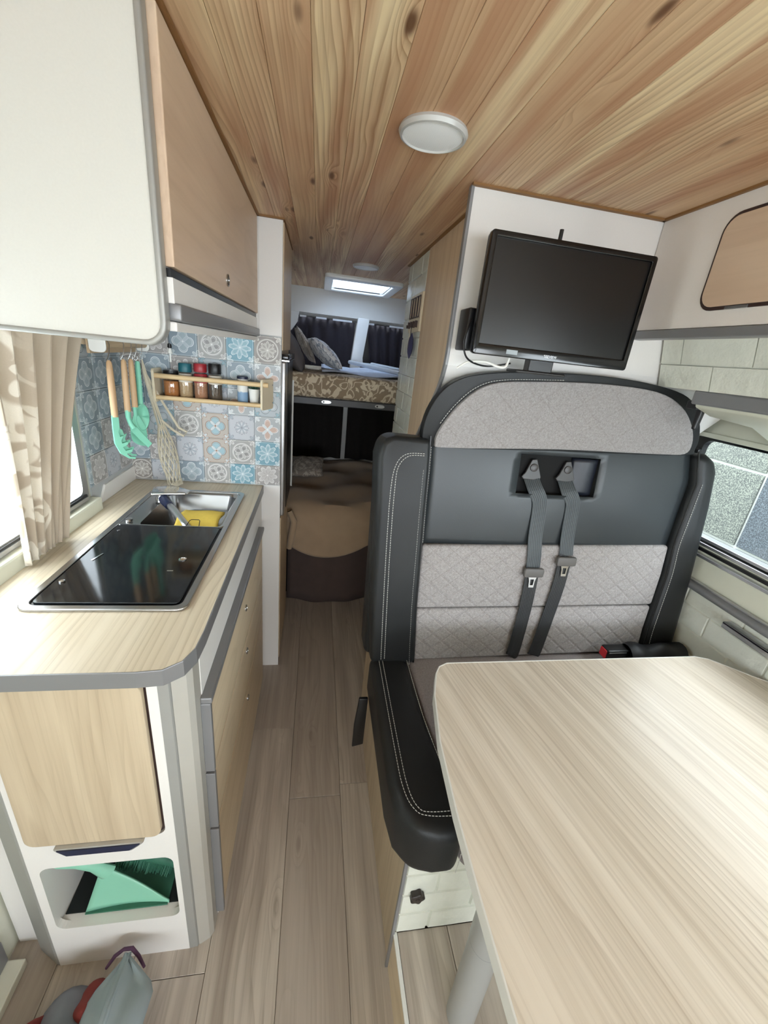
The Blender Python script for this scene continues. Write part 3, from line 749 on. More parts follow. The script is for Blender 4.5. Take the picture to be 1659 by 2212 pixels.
mb().prism([(-0.572, 0.632), (-0.578, 0.633), (-0.635, 0.668), (-0.635, 0.69), (-0.572, 0.66)], 0, 0.911, FZ).make('corner_profile', 'grey_profile', t, 0.002)
box('side_panel', -0.230, -0.212, 0.70, 1.667, 0.0, 0.911, 'white', t)
mb().box(-0.695, -0.60, 0.69, 1.667, 0, 0.911).box(-0.60, -0.231, 0.96, 1.667, 0, 0.78).make('body', 'white', t)
for z0, z1, zl in ((0.580, 0.782, 0.70), (0.385, 0.572, 0.53), (0.03, 0.377, 0.325)):
    d = box('drawer', -0.212, -0.197, 0.700, 1.560, z0, z1, 'ash_d', t, 0.001)
    box('edge_strip', -0.214, -0.193, 0.688, 0.700, z0, z1, 'grey_trim', d, 0.002)
    mb().lathe([(0.011, 0), (0.011, 0.003), (0.008, 0.004), (0.007, 0.002), (0.0, 0.002)], (-0.197, 1.15, zl), (1, 0, 0), 20).make('lock', 'steel', d, smooth=True)
    if z1 > 0.7: box('top_strip', -0.214, -0.190, 0.688, 1.575, z1, z1 + 0.016, 'grey_trim', d, 0.003)
box('seam_shadow', -0.2125, -0.2110, 0.70, 1.56, 0.02, 0.79, 'dark_brown', t)

wt = thing('worktop', 'pale wood kitchen worktop with rounded front corner and grey edging', 'worktop', (-0.45, 1.14, 0.912))
front = [(-0.699, 0.609), (-0.292, 0.609), (-0.250, 0.613), (-0.222, 0.634), (-0.209, 0.668), (-0.206, 0.72)]
m_ = mb().prism(front + [(-0.206, 1.215), (-0.699, 1.215)], 0.912, 0.945, FZ)
m_.box(-0.699, -0.572, 1.215, 1.666, 0.912, 0.945).box(-0.266, -0.206, 1.215, 1.666, 0.912, 0.945).box(-0.572, -0.266, 1.538, 1.666, 0.912, 0.945)
m_.make('board', 'ash', wt)
oo = [(-0.699, 0.606), (-0.291, 0.606), (-0.248, 0.610), (-0.2195, 0.6325), (-0.206, 0.667), (-0.203, 0.72), (-0.203, 1.666)]
ii = front + [(-0.206, 1.666)]
mb().prism(oo + ii[::-1], 0.9105, 0.9455, FZ).make('edging', 'grey_trim', wt, 0.0012)
us = thing('upstand', 'white low upstand strip against the wall at the back of the worktop', 'upstand', (-0.69, 1.52, 0.9455))
mb().prism([(1.385, 0.946), (1.664, 0.946), (1.664, 1.0), (1.43, 0.998)], -0.698, -0.688, lambda a, b, d: (d, a, b)).make('strip', 'white', us)

# hob and sink unit
t = thing('hob_sink_unit', 'long stainless steel sink and hob unit with black glass lid set in the worktop', 'sink', (-0.42, 1.16, 0.945))
frame_mesh(mb(), rrect(-0.583, -0.256, 0.782, 1.549, 0.024), rrect(-0.567, -0.271, 0.798, 1.532, 0.018), 0.9452, 0.952, FZ).make('rim', 'steel', t, 0.002, 3, smooth=True)
box('hob_base', -0.566, -0.272, 0.799, 1.212, 0.9453, 0.9475, 'black', t)
lid = mb().prism(rrect(-0.5615, -0.277, 0.804, 1.206, 0.010), 0.9478, 0.9535, FZ).make('glass_lid', 'black_glass', t, 0.0012)
box('edge_strip', -0.558, -0.280, 1.2065, 1.2105, 0.9478, 0.9545, 'steel', lid)
mb().lathe([(0.007, 0), (0.009, 0), (0.0095, 0.0015), (0.007, 0.0018), (0.0065, 0.0005)], (-0.325, 1.0, 0.9535), (0, 0, 1), 24).make('finger_ring', 'chrome', lid, smooth=True)
mb().prism([(-0.533, 0.985), (-0.529, 0.985), (-0.520, 1.022), (-0.524, 1.022)], 0.9535, 0.955, FZ).make('catch', 'chrome', lid)
mb().box(-0.344, -0.330, 0.938, 0.942, 0.9535, 0.9545).make('mark', 'chrome', lid)
mb().lathe([(0.006, 0), (0.006, 0.003), (0.003, 0.004), (0, 0.004)], (-0.545, 0.885, 0.9535), (0, 0, 1), 16).make('stud', 'chrome', lid, smooth=True)
mb().lathe([(0.004, 0), (0.004, 0.001), (0, 0.001)], (-0.545, 1.165, 0.9535), (0, 0, 1), 12).make('stud', 'chrome', lid)
bw = mb(); loops = []
for zz, ins, r in ((0.9495, -0.004, 0.02), (0.949, 0.006, 0.022), (0.942, 0.012, 0.03), (0.85, 0.018, 0.035), (0.825, 0.03, 0.04), (0.818, 0.06, 0.04)):
    loops.append([(a, b, zz) for a, b in rrect(-0.567 + ins + (0.035 if ins > 0.007 else 0), -0.272 - ins, 1.212 + ins, 1.532 - ins, r, 6)])
n = len(loops[0])
vs = [p for l in loops for p in l]; fs = [(i * n + k, i * n + (k + 1) % n, (i + 1) * n + (k + 1) % n, (i + 1) * n + k) for i in range(len(loops) - 1) for k in range(n)] + [tuple((len(loops) - 1) * n + k for k in range(n))]
bw.add(vs, fs).make('sink_bowl', 'steel', t, solid=0.0015, smooth=True, recalc=True)
mb().prism(rrect(-0.43, -0.285, 1.222, 1.45, 0.02), 0.910, 0.914, FZ).make('drainer_tray', 'steel', t, 0.001)
tap = mb().lathe([(0.021, 0), (0.021, 0.01), (0.016, 0.018), (0.014, 0.03), (0.0, 0.032)], (-0.515, 1.43, 0.949), (0, 0, 1), 20).make('tap', 'chrome', t, smooth=True)
mb().prism([(-0.555, 1.47), (-0.50, 1.50), (-0.43, 1.455), (-0.435, 1.42), (-0.54, 1.40)], 0.975, 0.985, FZ).make('lever', 'chrome', tap, 0.004, 3)
mb().tube([(-0.515, 1.43, 0.96), (-0.50, 1.41, 0.958), (-0.475, 1.375, 0.952)], [0.014, 0.017, 0.014], 14).make('spout_joint', 'navy', tap, smooth=True)
mb().tube([(-0.482, 1.388, 0.953), (-0.455, 1.352, 0.948), (-0.40, 1.27, 0.935), (-0.383, 1.245, 0.931), (-0.378, 1.238, 0.930)], [0.0105, 0.0115, 0.0125, 0.012, 0.006], 16).make('spout', 'alu', tap, smooth=True)
mb().lathe([(0.01, 0), (0.01, 0.008), (0, 0.009)], (-0.548, 1.245, 0.949), (0, 0, 1), 14).make('valve_knob', 'chrome', tap, smooth=True)
cl = tag(mb().grid(lambda u, v: (-0.425 + 0.128 * u + 0.002 * math.sin(9 * v), 1.228 + 0.142 * v + 0.004 * math.sin(5 * u), 0.927 + 0.016 * math.sin(v * 2.4) + 0.002 * math.sin(7 * u + 3 * v)), 14, 14).make('sponge_cloth', 'yellow', None, solid=0.008, smooth=True), 'yellow sponge cloth lying in the sink beside the tap', 'cloth')
tag(mb().tube([(-0.385, 1.232, 0.941), (-0.38, 1.262, 0.950), (-0.376, 1.268, 0.951), (-0.354, 1.268, 0.951), (-0.35, 1.262, 0.950), (-0.346, 1.232, 0.941)], 0.0012, 6).make('wire_clip', 'black', None), 'thin dark wire clip lying on the yellow sponge cloth', 'clip')
tag(mb().lathe([(0.0, 0.002), (0.010, 0.002), (0.012, 0.006), (0.017, 0.006), (0.018, 0.003), (0.017, 0), (0.0, 0)][::-1], (-0.335, 1.405, 0.9145), (0, 0, 1), 24).make('sink_plug', 'ceramic', None, smooth=True), 'small round white sink plug behind the yellow cloth', 'plug')

# tiled splashback
tt = thing('tiled_splashback', 'blue and grey patterned tile splashback behind the worktop and along the window wall', 'tiles', (-0.42, 1.668, 0.947))
box('backing', -0.699, -0.1375, 1.6655, 1.6700, 0.947, 1.522, 'grout', tt)
box('backing', -0.6995, -0.6955, 1.352, 1.665, 0.947, 1.50, 'grout', tt)
rows = [[0, 1, 7, 8, 2, 8], [3, 8, 4, 2, 8, 0], [4, 3, 6, 5, 8, 1], [3, 6, 5, 7, 4, 2], [1, 7, 5, 6, 2, 8], [2, 1, 7, 8, 6, 0]]
for r in range(6):
    z1 = 1.519 - 0.0975 * r; z0 = max(z1 - 0.0975, 0.949)
    for c in range(6):
        x1 = -0.138 - 0.0975 * c; x0 = max(x1 - 0.0975, -0.695)
        me = slab_mesh(x1 - x0 - 0.0012, z1 - z0 - 0.0012, 0.0035, 0.0006, TILES[rows[r][c]])
        piece('tile', me, ((x0 + x1) / 2, 1.6655, (z0 + z1) / 2), '-y', tt)
for r in range(1, 6):
    z1 = 1.4995 - 0.0975 * (r - 1); z0 = max(z1 - 0.0975, 0.999)
    for c in range(4):
        y1 = 1.6615 - 0.0975 * c; y0 = max(y1 - 0.0975, 1.352)
        if y1 - y0 < 0.01: continue
        if r == 5 and c > 1: z0 = z0
        me = slab_mesh(y1 - y0 - 0.0012, z1 - z0 - 0.0012, 0.0035, 0.0006, TILES[[8, 2, 0, 8, 6, 4, 8, 2][(r * 3 + c * 5) % 8]])
        piece('tile', me, (-0.6955, (y0 + y1) / 2, (z0 + z1) / 2), '+x', tt)

# window curtains
c = mb().grid(lambda u, v: (-0.655 + 0.016 * math.sin(u * 34 + v * 2) * (0.5 + 0.5 * v) + 0.006 * math.sin(u * 71) + 0.03 * (1 - v) * 0 ,
        (0.965 + u * (0.40 - 0.24 * (1 - v) ** 0.8 * (1.0)) ) - 0.015 * (1 - v), 0.955 + 0.535 * v), 90, 24).make('curtain', 'curtain', None, smooth=True, solid=0.0015, origin=(-0.655, 1.10, 0.955))
tag(c, 'cream damask curtain gathered beside the kitchen window', 'curtain')
c = mb().grid(lambda u, v: (-0.676 + 0.008 * math.sin(u * 60 + v * 3), 0.50 + u * 0.49, 1.03 + 0.45 * v), 120, 6).make('sheer_curtain', 'sheer', None, smooth=True)
tag(c, 'thin white sheer curtain over the left kitchen window', 'curtain')

# hook rail with utensils
HX = -0.60
t = thing('hook_rail', 'wooden utensil rail with cream end brackets under the overhead cabinet', 'rail', (HX, 1.46, 1.42))
mb().tube([(HX, 1.33, 1.447), (HX, 1.635, 1.447)], 0.011, 14).make('bar', 'beech_y', t, smooth=True)
for y in (1.322, 1.636):
    mb().prism(rrect(HX - 0.03, HX + 0.016, 1.425, 1.468, 0.014), y, y + 0.006, lambda a, b, d: (a, d, b)).make('end_bracket', 'ceramic', t, 0.002)
box('back_rail', HX - 0.034, HX - 0.026, 1.322, 1.642, 1.420, 1.468, 'beech_y', t, 0.001)
for y in (1.36, 1.60): box('stand_off', -0.6955, HX - 0.033, y, y + 0.012, 1.44, 1.455, 'beech_y', t)
UY = (1.352, 1.447, 1.500, 1.540, 1.585)
hooklab = ('metal S hook holding the pasta server', 'metal S hook holding the spatula', 'metal S hook holding the slotted turner', 'metal S hook holding the all-mint spoon', 'metal S hook holding the net bag')
for i, y in enumerate(UY):
    P = [(HX - 0.010, y, 1.442)] + [(HX + 0.0125 * math.cos(q), y, 1.447 + 0.0125 * math.sin(q)) for q in [PI - k * PI / 6 for k in range(7)]] + [(HX + 0.010, y, 1.425), (HX + 0.004, y, 1.41), (HX, y, 1.404), (HX + 0.006, y, 1.398), (HX + 0.012, y, 1.404), (HX + 0.013, y, 1.412)]
    tag(mb().tube(P, 0.0013, 6).make('s_hook', 'steel', None, smooth=True), hooklab[i], 'hook', 'S hooks on the utensil rail')
def ufr(y, zt, tilt=0.0):
    h = Vector((0.75, 0.66, 0)); n = Vector((0.66, -0.75, 0)); o = Vector((HX + 0.006, y, zt)); tl = tilt
    def fr(a, b, d):
        p = o + h * (a - b * tl) + Vector((0, 0, b)) + n * d; return (p.x, p.y, p.z)
    return fr
def handle(m_, fr, L, r=0.009):
    m_.tube([fr(0, z, 0) for z in (0.006, 0.0, -0.02, -L * 0.5, -L)], [0.004, r * 0.8, r * 0.95, r * 1.08, r * 1.05], 12, flat=0.9)
zt = 1.398
fr = ufr(UY[0], zt, -0.02)
t = thing('pasta_server', 'mint pasta server with wooden handle, leftmost on the rail', 'utensil', fr(0, -0.30, 0), 'hanging kitchen utensils')
m_ = mb(); handle(m_, fr, 0.155); m_.make('handle', 'beech', t, smooth=True)
pts = [(-0.009, -0.15), (0.009, -0.15), (0.009, -0.19), (0.004, -0.20), (0.008, -0.215), (0.018, -0.212), (0.010, -0.228), (0.012, -0.236), (0.028, -0.232), (0.028, -0.240), (0.013, -0.249), (0.02, -0.26), (0.038, -0.256), (0.038, -0.265), (0.022, -0.270), (0.03, -0.28), (0.046, -0.283), (0.045, -0.289), (0.026, -0.286), (0.004, -0.268), (-0.009, -0.235), (-0.010, -0.19)]
m_ = mb().prism(pts, -0.004, 0.004, fr)
m_.prism([(a * 0.8 + 0.016, b * 0.97 - 0.003) for a, b in pts[3:]], -0.012, -0.007, fr)
m_.make('claw', 'mint', t, 0.001, 2)
fr = ufr(UY[1], zt, -0.03)
t = thing('spatula', 'mint angled spatula with wooden handle, second from the left', 'utensil', fr(0, -0.30, 0), 'hanging kitchen utensils')
m_ = mb(); handle(m_, fr, 0.152); m_.make('handle', 'beech', t, smooth=True)
mb().tube([fr(0, -0.148, 0), fr(0, -0.17, 0), fr(0.004, -0.19, 0.002), fr(0.012, -0.205, 0.004)], [0.009, 0.008, 0.0075, 0.009], 10).make('neck', 'mint', t, smooth=True)
mb().prism([(0.002, -0.195), (0.02, -0.200), (0.066, -0.262), (0.052, -0.275), (0.004, -0.215)], -0.003, 0.004, fr).make('blade', 'mint', t, 0.0015)
fr = ufr(UY[2], zt, -0.02)
t = thing('slotted_turner', 'mint turner with wooden handle, between spatula and all-mint spoon', 'utensil', fr(0, -0.28, 0), 'hanging kitchen utensils')
m_ = mb(); handle(m_, fr, 0.145); m_.make('handle', 'beech', t, smooth=True)
mb().tube([fr(0, -0.142, 0), fr(0.0, -0.175, 0)], [0.008, 0.006], 10).make('neck', 'mint', t, smooth=True)
mb().prism(poly2([(-0.006, -0.17), (0.006, -0.17), (0.026, -0.21), (0.03, -0.25), (0.024, -0.278), (-0.014, -0.262), (-0.02, -0.22)], 4), -0.003, 0.003, fr).make('blade', 'mint', t, 0.001)
fr = ufr(UY[3] - 0.01, zt - 0.012, -0.06)
t = thing('mixing_spoon', 'all mint silicone spoon hanging in front of the net bag', 'utensil', fr(0, -0.26, 0.02), 'hanging kitchen utensils')
mb().tube([fr(0, 0.012, 0.02), fr(0, 0, 0.02), fr(0.002, -0.06, 0.02), fr(0.004, -0.13, 0.02)], [0.006, 0.008, 0.0085, 0.008], 10, flat=0.6).make('handle', 'mint', t, smooth=True)
def bowl(u, v):
    q = u * 2 * PI; r = v; a = 0.022 * r * math.cos(q); b = 0.045 * r * math.sin(q)
    return fr(0.006 + a, -0.168 + b, 0.026 - 0.012 * (1 - r * r))
mb().grid(bowl, 24, 8).make('bowl', 'mint', t, solid=0.003, smooth=True)
# net bag
y0 = UY[4]
t = thing('net_bag', 'beige string net bag hanging down to the worktop beside the utensils', 'bag', (HX, y0, 0.955))
def nb(q, v, k=1.0):
    zz = 1.185 - 0.22 * v; r = 0.010 + 0.022 * math.sin(min(1, v * 1.2) * PI * 0.75)
    return (HX + 0.05 + 0.0 + r * 0.9 * math.cos(q) * k + 0.03 * v, y0 + 0.0 + r * 1.3 * math.sin(q) * k, zz)
m_ = mb()
for s in (1, -1):
    for k in range(12):
        m_.tube([nb(2 * PI * k / 12 + s * v * 2.0 + 0.05 * math.sin(9 * v + k), v) for v in [i / 12 for i in range(13)]], 0.0015, 4)
stuff(m_.make('netting', 'string', t))
m_ = mb()
for k in range(7):
    q = k * 0.9
    m_.tube([(HX + 0.008, y0, 1.400), (HX + 0.012 + 0.004 * math.cos(q), y0 + 0.004 * math.sin(q), 1.36), (HX + 0.03 + 0.006 * math.cos(q), y0 + 0.006 * math.sin(q), 1.27), (HX + 0.05 + 0.02 * math.cos(q) * 0.5, y0 + 0.01 * math.sin(q), 1.175)], [0.0025, 0.003, 0.003, 0.0018], 6)
m_.make('strap', 'string', t, smooth=True)
mb().tube([(HX + 0.012, y0, 1.36), (HX + 0.06, y0 + 0.02, 1.25), (HX + 0.10, y0 + 0.03, 1.17), (HX + 0.125, y0 + 0.035, 1.155), (HX + 0.115, y0 + 0.03, 1.14), (HX + 0.085, y0 + 0.02, 1.16), (HX + 0.05, y0, 1.20)], 0.0045, 8).make('strap', 'string', t, smooth=True)
mb().tube([nb(0.3, 0.98), (HX + 0.08, y0 - 0.01, 0.958), (HX + 0.105, y0, 0.966), (HX + 0.10, y0 + 0.01, 0.98)], [0.010, 0.012, 0.006, 0.002], 8).make('knot', 'string', t, smooth=True)

t = thing('cord_pull', 'tiny clear cord pull with black cap hanging by the spice shelf', 'pull', (-0.505, 1.60, 1.40))
mb().tube([(-0.505, 1.60, 1.505), (-0.505, 1.60, 1.455)], 0.0008, 6).make('cord', 'black', t)
mb().lathe([(0.003, 0), (0.007, 0.002), (0.006, 0.014), (0.002, 0.016)], (-0.505, 1.60, 1.445), (0, 0, 1), 12).make('cap', 'black', t, smooth=True)
mb().lathe([(0.003, 0), (0.003, 0.028), (0.008, 0.029), (0.008, 0.031), (0.004, 0.045)], (-0.505, 1.60, 1.400), (0, 0, 1), 12).make('stem', 'ceramic', t, smooth=True)

# spice shelf
t = thing('spice_shelf', 'narrow pale wooden spice shelf mounted on the patterned tiles', 'shelf', (-0.37, 1.62, 1.27))
box('board', -0.556, -0.205, 1.592, 1.6615, 1.270, 1.277, 'beech_x', t, 0.001)
mb().tube([(-0.565, 1.588, 1.279), (-0.195, 1.588, 1.279)], 0.0075, 12).make('lower_rail', 'beech_x', t, smooth=True)
mb().tube([(-0.565, 1.588, 1.352), (-0.176, 1.592, 1.352)], 0.0085, 12).make('upper_rail', 'beech_x', t, smooth=True)
mb().prism(rrect(0, 0.082, 1.262, 1.375, 0.01), -0.566, -0.5575, lambda a, b, d: (d, 1.5795 + a, b)).make('end_plate', 'end_wood', t, 0.001)
m_ = mb().prism(rrect(0, 0.084, 1.262, 1.372, 0.01), 0, 0.0075, lambda a, b, d: (-0.203 + a * 0.36 + d, 1.5795 + a * 0.975, b)).make('end_plate', 'end_wood', t, 0.001)
for zz in (1.285, 1.35):
    mb().lathe([(0.003, 0), (0.003, 0.001), (0, 0.001)], (-0.167, 1.652, zz), (1, -0.36, 0), 10).make('screw', 'steel', t)
def jar(name, label, x, r, h, capmat, caph, fill, labelled=False, glass='jar', cat='jar'):
    z0 = 1.2772
    t = thing(name, label, cat, (x, 1.628, z0), 'jars and pots on the spice shelf')
    hb = h - caph
    mb().lathe([(0.0, 0), (r * 0.9, 0), (r, 0.004), (r, hb * 0.82), (r * 0.82, hb * 0.95), (r * 0.8, hb)], (x, 1.628, z0), (0, 0, 1), 28).make('glass', glass, t, smooth=True)
    mb().lathe([(0.0, 0.002), (r * 0.86, 0.002), (r * 0.93, 0.005), (r * 0.93, hb * 0.72), (0.0, hb * 0.74)], (x, 1.628, z0), (0, 0, 1), 24).make('filling', fill, t, smooth=True)
    mb().lathe([(r * 0.9, -0.001), (r * 0.93, 0.001), (r * 0.93, caph * 0.9), (r * 0.86, caph), (0.0, caph)], (x, 1.628, z0 + hb), (0, 0, 1), 28).make('lid', capmat, t, smooth=True)
    if labelled:
        mb().lathe([(r * 1.01, hb * 0.62), (r * 1.012, hb * 0.63), (r * 1.012, hb * 0.86), (r * 0.9, hb * 0.93), (r*0.88, hb * 0.93)], (x, 1.628, z0), (0, 0, 1), 28).make('label', labelled, t, smooth=True)
jar('spice_jar', 'square shouldered amber jar with black and silver lid, leftmost on the spice shelf', -0.517, 0.0265, 0.094, 'black', 0.014, 'spice1', glass='amber')
mb().lathe([(0.013, 0), (0.013, 0.001), (0, 0.001)], (-0.517, 1.628, 1.2772 + 0.094), (0, 0, 1), 20).make('lid_top', 'alu', bpy.data.objects['spice_jar'])
jar('spice_jar', 'spice jar with teal cap and tan contents on the shelf', -0.468, 0.0235, 0.122, 'teal', 0.028, 'spice2', 'label')
jar('spice_jar', 'spice jar with red cap and reddish contents on the shelf', -0.417, 0.0235, 0.126, 'red', 0.028, 'spice3', 'red')
jar('spice_jar', 'spice jar with black cap and dark peppercorns on the shelf', -0.367, 0.0235, 0.130, 'black', 0.034, 'spice4', 'label')
t = thing('salt_canister', 'white and blue paper canister with navy lid on the spice shelf', 'canister', (-0.272, 1.628, 1.2772), 'jars and pots on the spice shelf')
mb().lathe([(0, 0), (0.0185, 0), (0.0185, 0.088), (0, 0.088)], (-0.272, 1.628, 1.2772), (0, 0, 1), 28).make('body', 'canister', t, smooth=True)
mb().lathe([(0.0195, 0), (0.0195, 0.008), (0.017, 0.010), (0, 0.010)], (-0.272, 1.628, 1.2772 + 0.087), (0, 0, 1), 28).make('lid', 'navy', t, smooth=True)
t = thing('potted_plant', 'tiny dark green succulent in a white pot at the right end of the spice shelf', 'plant', (-0.231, 1.628, 1.2772))
mb().lathe([(0, 0), (0.015, 0), (0.0205, 0.055), (0.0185, 0.055), (0.017, 0.045), (0, 0.045)], (-0.231, 1.628, 1.2772), (0, 0, 1), 24).make('pot', 'ceramic', t, smooth=True)
for k in range(18):
    q = k * 2.4; r = 0.004 + 0.0007 * k; ph = 0.3 + 0.03 * k
    mb().tube([(-0.231 + r * 0.3 * math.cos(q), 1.628 + r * 0.3 * math.sin(q), 1.322), (-0.231 + (r + 0.006) * math.cos(q), 1.628 + (r + 0.006) * math.sin(q), 1.343), (-0.231 + (r + 0.010) * math.cos(q), 1.628 + (r + 0.010) * math.sin(q), 1.358 - 0.001 * k)], [0.0025, 0.003, 0.0004], 5).make('leaf', 'leaf', t, smooth=True)

# ------------------------------------------------------------------ left: tall cabinet and fridge
t = thing('tall_cabinet', 'floor to ceiling cabinet behind the kitchen with narrow white end panel', 'cabinet', (-0.42, 1.9, 0))
box('end_panel', -0.2175, -0.137, 1.6705, 1.686, 0.0, 1.888, 'white', t)
box('back_panel', -0.699, -0.218, 1.6705, 1.686, 0.0, 1.888, 'white', t)
box('body', -0.699, -0.142, 1.687, 2.125, 0.0, 1.888, 'ash_warm', t)
box('upper_door', -0.142, -0.134, 1.692, 2.12, 1.475, 1.884, 'ash_warm', t, 0.001)
box('lower_door', -0.142, -0.134, 1.692, 2.12, 0.03, 0.79, 'ash_warm', t, 0.001)
t = thing('fridge', 'black fronted fridge with silver side strip built into the tall cabinet', 'fridge', (-0.13, 1.9, 0.80))
box('door', -0.1415, -0.120, 1.80, 2.115, 0.80, 1.435, 'black', t, 0.002)
box('side_profile', -0.1415, -0.122, 1.690, 1.798, 0.80, 1.435, 'alu', t, 0.006, 3)
box('handle', -0.1415, -0.112, 1.692, 2.11, 1.441, 1.462, 'black_gloss', t, 0.004, 3)
box('handle_strip', -0.1415, -0.110, 1.692, 2.11, 1.437, 1.441, 'chrome', t)
box('edge_trim', -0.1415, -0.113, 2.116, 2.120, 0.80, 1.34, 'ceramic', t)

# ------------------------------------------------------------------ cubby contents, garment
t = thing('dustpan', 'mint green plastic dustpan standing in the open cubby', 'dustpan', (-0.42, 0.68, 0.155))
def pan(u, v):
    x = -0.505 + 0.19 * u + 0.040 * v * (1 - u)
    return (x, 0.660 + 0.026 * v * (1 - u) + 0.008 * math.sin(u * PI), 0.159 + v * (0.118 * (1 - u) ** 1.2 + 0.008))
mb().grid(pan, 16, 10).make('scoop', 'mint2', t, solid=0.004, smooth=True)
mb().tube([(-0.452, 0.684, 0.262), (-0.475, 0.678, 0.298), (-0.505, 0.670, 0.326), (-0.540, 0.666, 0.338), (-0.548, 0.666, 0.336)], [0.020, 0.014, 0.011, 0.010, 0.006], 12, flat=0.6).make('handle', 'mint2', t, smooth=True)
mb().prism([(-0.505, 0.158), (-0.318, 0.162), (-0.318, 0.157), (-0.505, 0.155)], 0.655, 0.75, FY).make('lip', 'mint_dark', t)
t = thing('hand_brush', 'dark green hand brush with stiff bristles behind the dustpan', 'brush', (-0.38, 0.74, 0.155))
mb().tube([(-0.545, 0.700, 0.312), (-0.50, 0.708, 0.308), (-0.455, 0.718, 0.278), (-0.40, 0.722, 0.253), (-0.335, 0.724, 0.210), (-0.305, 0.724, 0.182)], [0.008, 0.011, 0.013, 0.015, 0.014, 0.008], 10, flat=0.6).make('back', 'mint_dark', t, smooth=True)
m_ = mb()
for k in range(60):
    u = k / 59; x = -0.445 + 0.125 * u; z = 0.272 - 0.055 * u - 0.01
    m_.tube([(x, 0.720, z - 0.004), (x - 0.010, 0.714 + random.uniform(-0.008, 0.006), z - 0.035)], 0.0014, 4)
stuff(m_.make('bristles', 'mint_dark', t))
bx = box('cubby_layer', -0.55, -0.29, 0.66, 0.92, 0.1555, 0.158, 'green_black')  # thin green-black layer over the cubby bottom
tag(bx, 'dark green layer on the bottom of the open cubby under the dustpan', 'mat')

t = thing('crumpled_sweater', 'crumpled dusty red and grey sweater lying on the floor below the cubby', 'clothing', (-0.42, 0.45, 0.0))
def heap(cx, cy, rx, ry, h, seed, ang=0.0):
    rr = random.Random(seed); ph = [rr.uniform(0, 6) for _ in range(6)]
    def fn(u, v):
        q = u * 2 * PI; r = v
        x = r * math.cos(q) * rx; y = r * math.sin(q) * ry
        x, y = x * math.cos(ang) - y * math.sin(ang), x * math.sin(ang) + y * math.cos(ang)
        e = 1 + 0.10 * math.sin(3 * q + ph[0]) + 0.06 * math.sin(5 * q + ph[1])
        f = 0.012 * math.sin(x * 60 + ph[2] + y * 22) + 0.009 * math.sin(y * 80 + ph[3] - x * 30)
        return (cx + x * e, cy + y * e, max(0.004, h * (1 - r ** 2.6) + f * (1 - r ** 4)) if r < 1 else 0.004)
    return fn
mb().grid(heap(-0.435, 0.515, 0.06, 0.085, 0.10, 1, 0.2), 48, 14).make('sleeve', 'red_cloth', t, smooth=True)
mb().grid(heap(-0.575, 0.455, 0.05, 0.10, 0.085, 2, -0.25), 48, 14).make('sleeve', 'red_cloth', t, smooth=True)
mb().grid(heap(-0.455, 0.43, 0.135, 0.155, 0.112, 3), 56, 20).make('body', 'grey_cloth', t, smooth=True)
def flap(o, w0, side):
    def fn(u, v):
        a = u * w0 * (0.06 + 6.6 * min(v, 0.145)) * side; y = 0.590 - 0.24 * v
        return (o + a - 0.006 * side - 0.002 * v * side, y - abs(a) * 0.35 , 0.112 + 0.035 * math.sin(min(1, v * 1.4) * PI * 0.6) - abs(a) * (0.08 if side > 0 else 0.55) + 0.004 * math.sin(u * 9 + v * 5))
    return fn
mb().grid(flap(-0.388, 0.085, 1), 10, 16).make('collar_flap', 'pale_cloth', t, solid=0.006, smooth=True)
mb().grid(flap(-0.388, 0.062, -1), 10, 16).make('collar_flap', 'pale_cloth', t, solid=0.006, smooth=True)
m_ = mb()
mb().tube([(-0.435, 0.580, 0.085), (-0.418, 0.592, 0.105), (-0.40, 0.598, 0.115), (-0.382, 0.598, 0.115), (-0.365, 0.588, 0.10), (-0.350, 0.575, 0.08)], [0.003, 0.0045, 0.004, 0.0045, 0.004, 0.003], 8).make('lace_edge', 'lace', t, smooth=True)

# ------------------------------------------------------------------ rear: beds
t = thing('upper_bunk', 'upper bunk across the rear with brown damask mattress', 'bed', (0.3, 2.7, 1.22))
box('frame_rail', -0.69, XR - 0.01, 2.200, 2.232, 1.222, 1.256, 'rail_dark', t, 0.003)
box('board', -0.69, XR - 0.01, 2.232, 3.22, 1.238, 1.256, 'black', t)
mb().box(-0.685, XR - 0.02, 2.197, 3.21, 1.257, 1.374).make('mattress', 'mattress', t, 0.022, 4)
for x in (0.049, 0.33):
    pl_ = mb().prism([(x + 0.026 * math.copysign(abs(math.cos(q)) ** 0.7, math.cos(q)), 1.2405 + 0.009 * math.sin(q)) for q in [k * PI / 10 for k in range(20)]], 2.194, 2.200, FY).make('bracket', 'alu', t, 0.001)
    mb().lathe([(0.0045, 0), (0.0045, 0.0015), (0, 0.0015)], (x - 0.014, 2.194, 1.2405), (0, -1, 0), 12).make('screw', 'black', pl_)
c = mb().grid(lambda u, v: (0.02 + 1.2 * u, 2.34 + 0.85 * v + 0.07 * math.sin(u * 9) * (1 - v) - 0.03 * (1-v) * math.cos(u * 23), 1.384 + 0.006 * math.sin(u * 21 + v * 9) + 0.005 * math.sin(v * 25 - u * 11)), 60, 30).make('bed_sheet', 'sheet', None, smooth=True, solid=0.004)
tag(c, 'pale blue sheet spread on the upper bunk beside the patterned pillow', 'sheet')
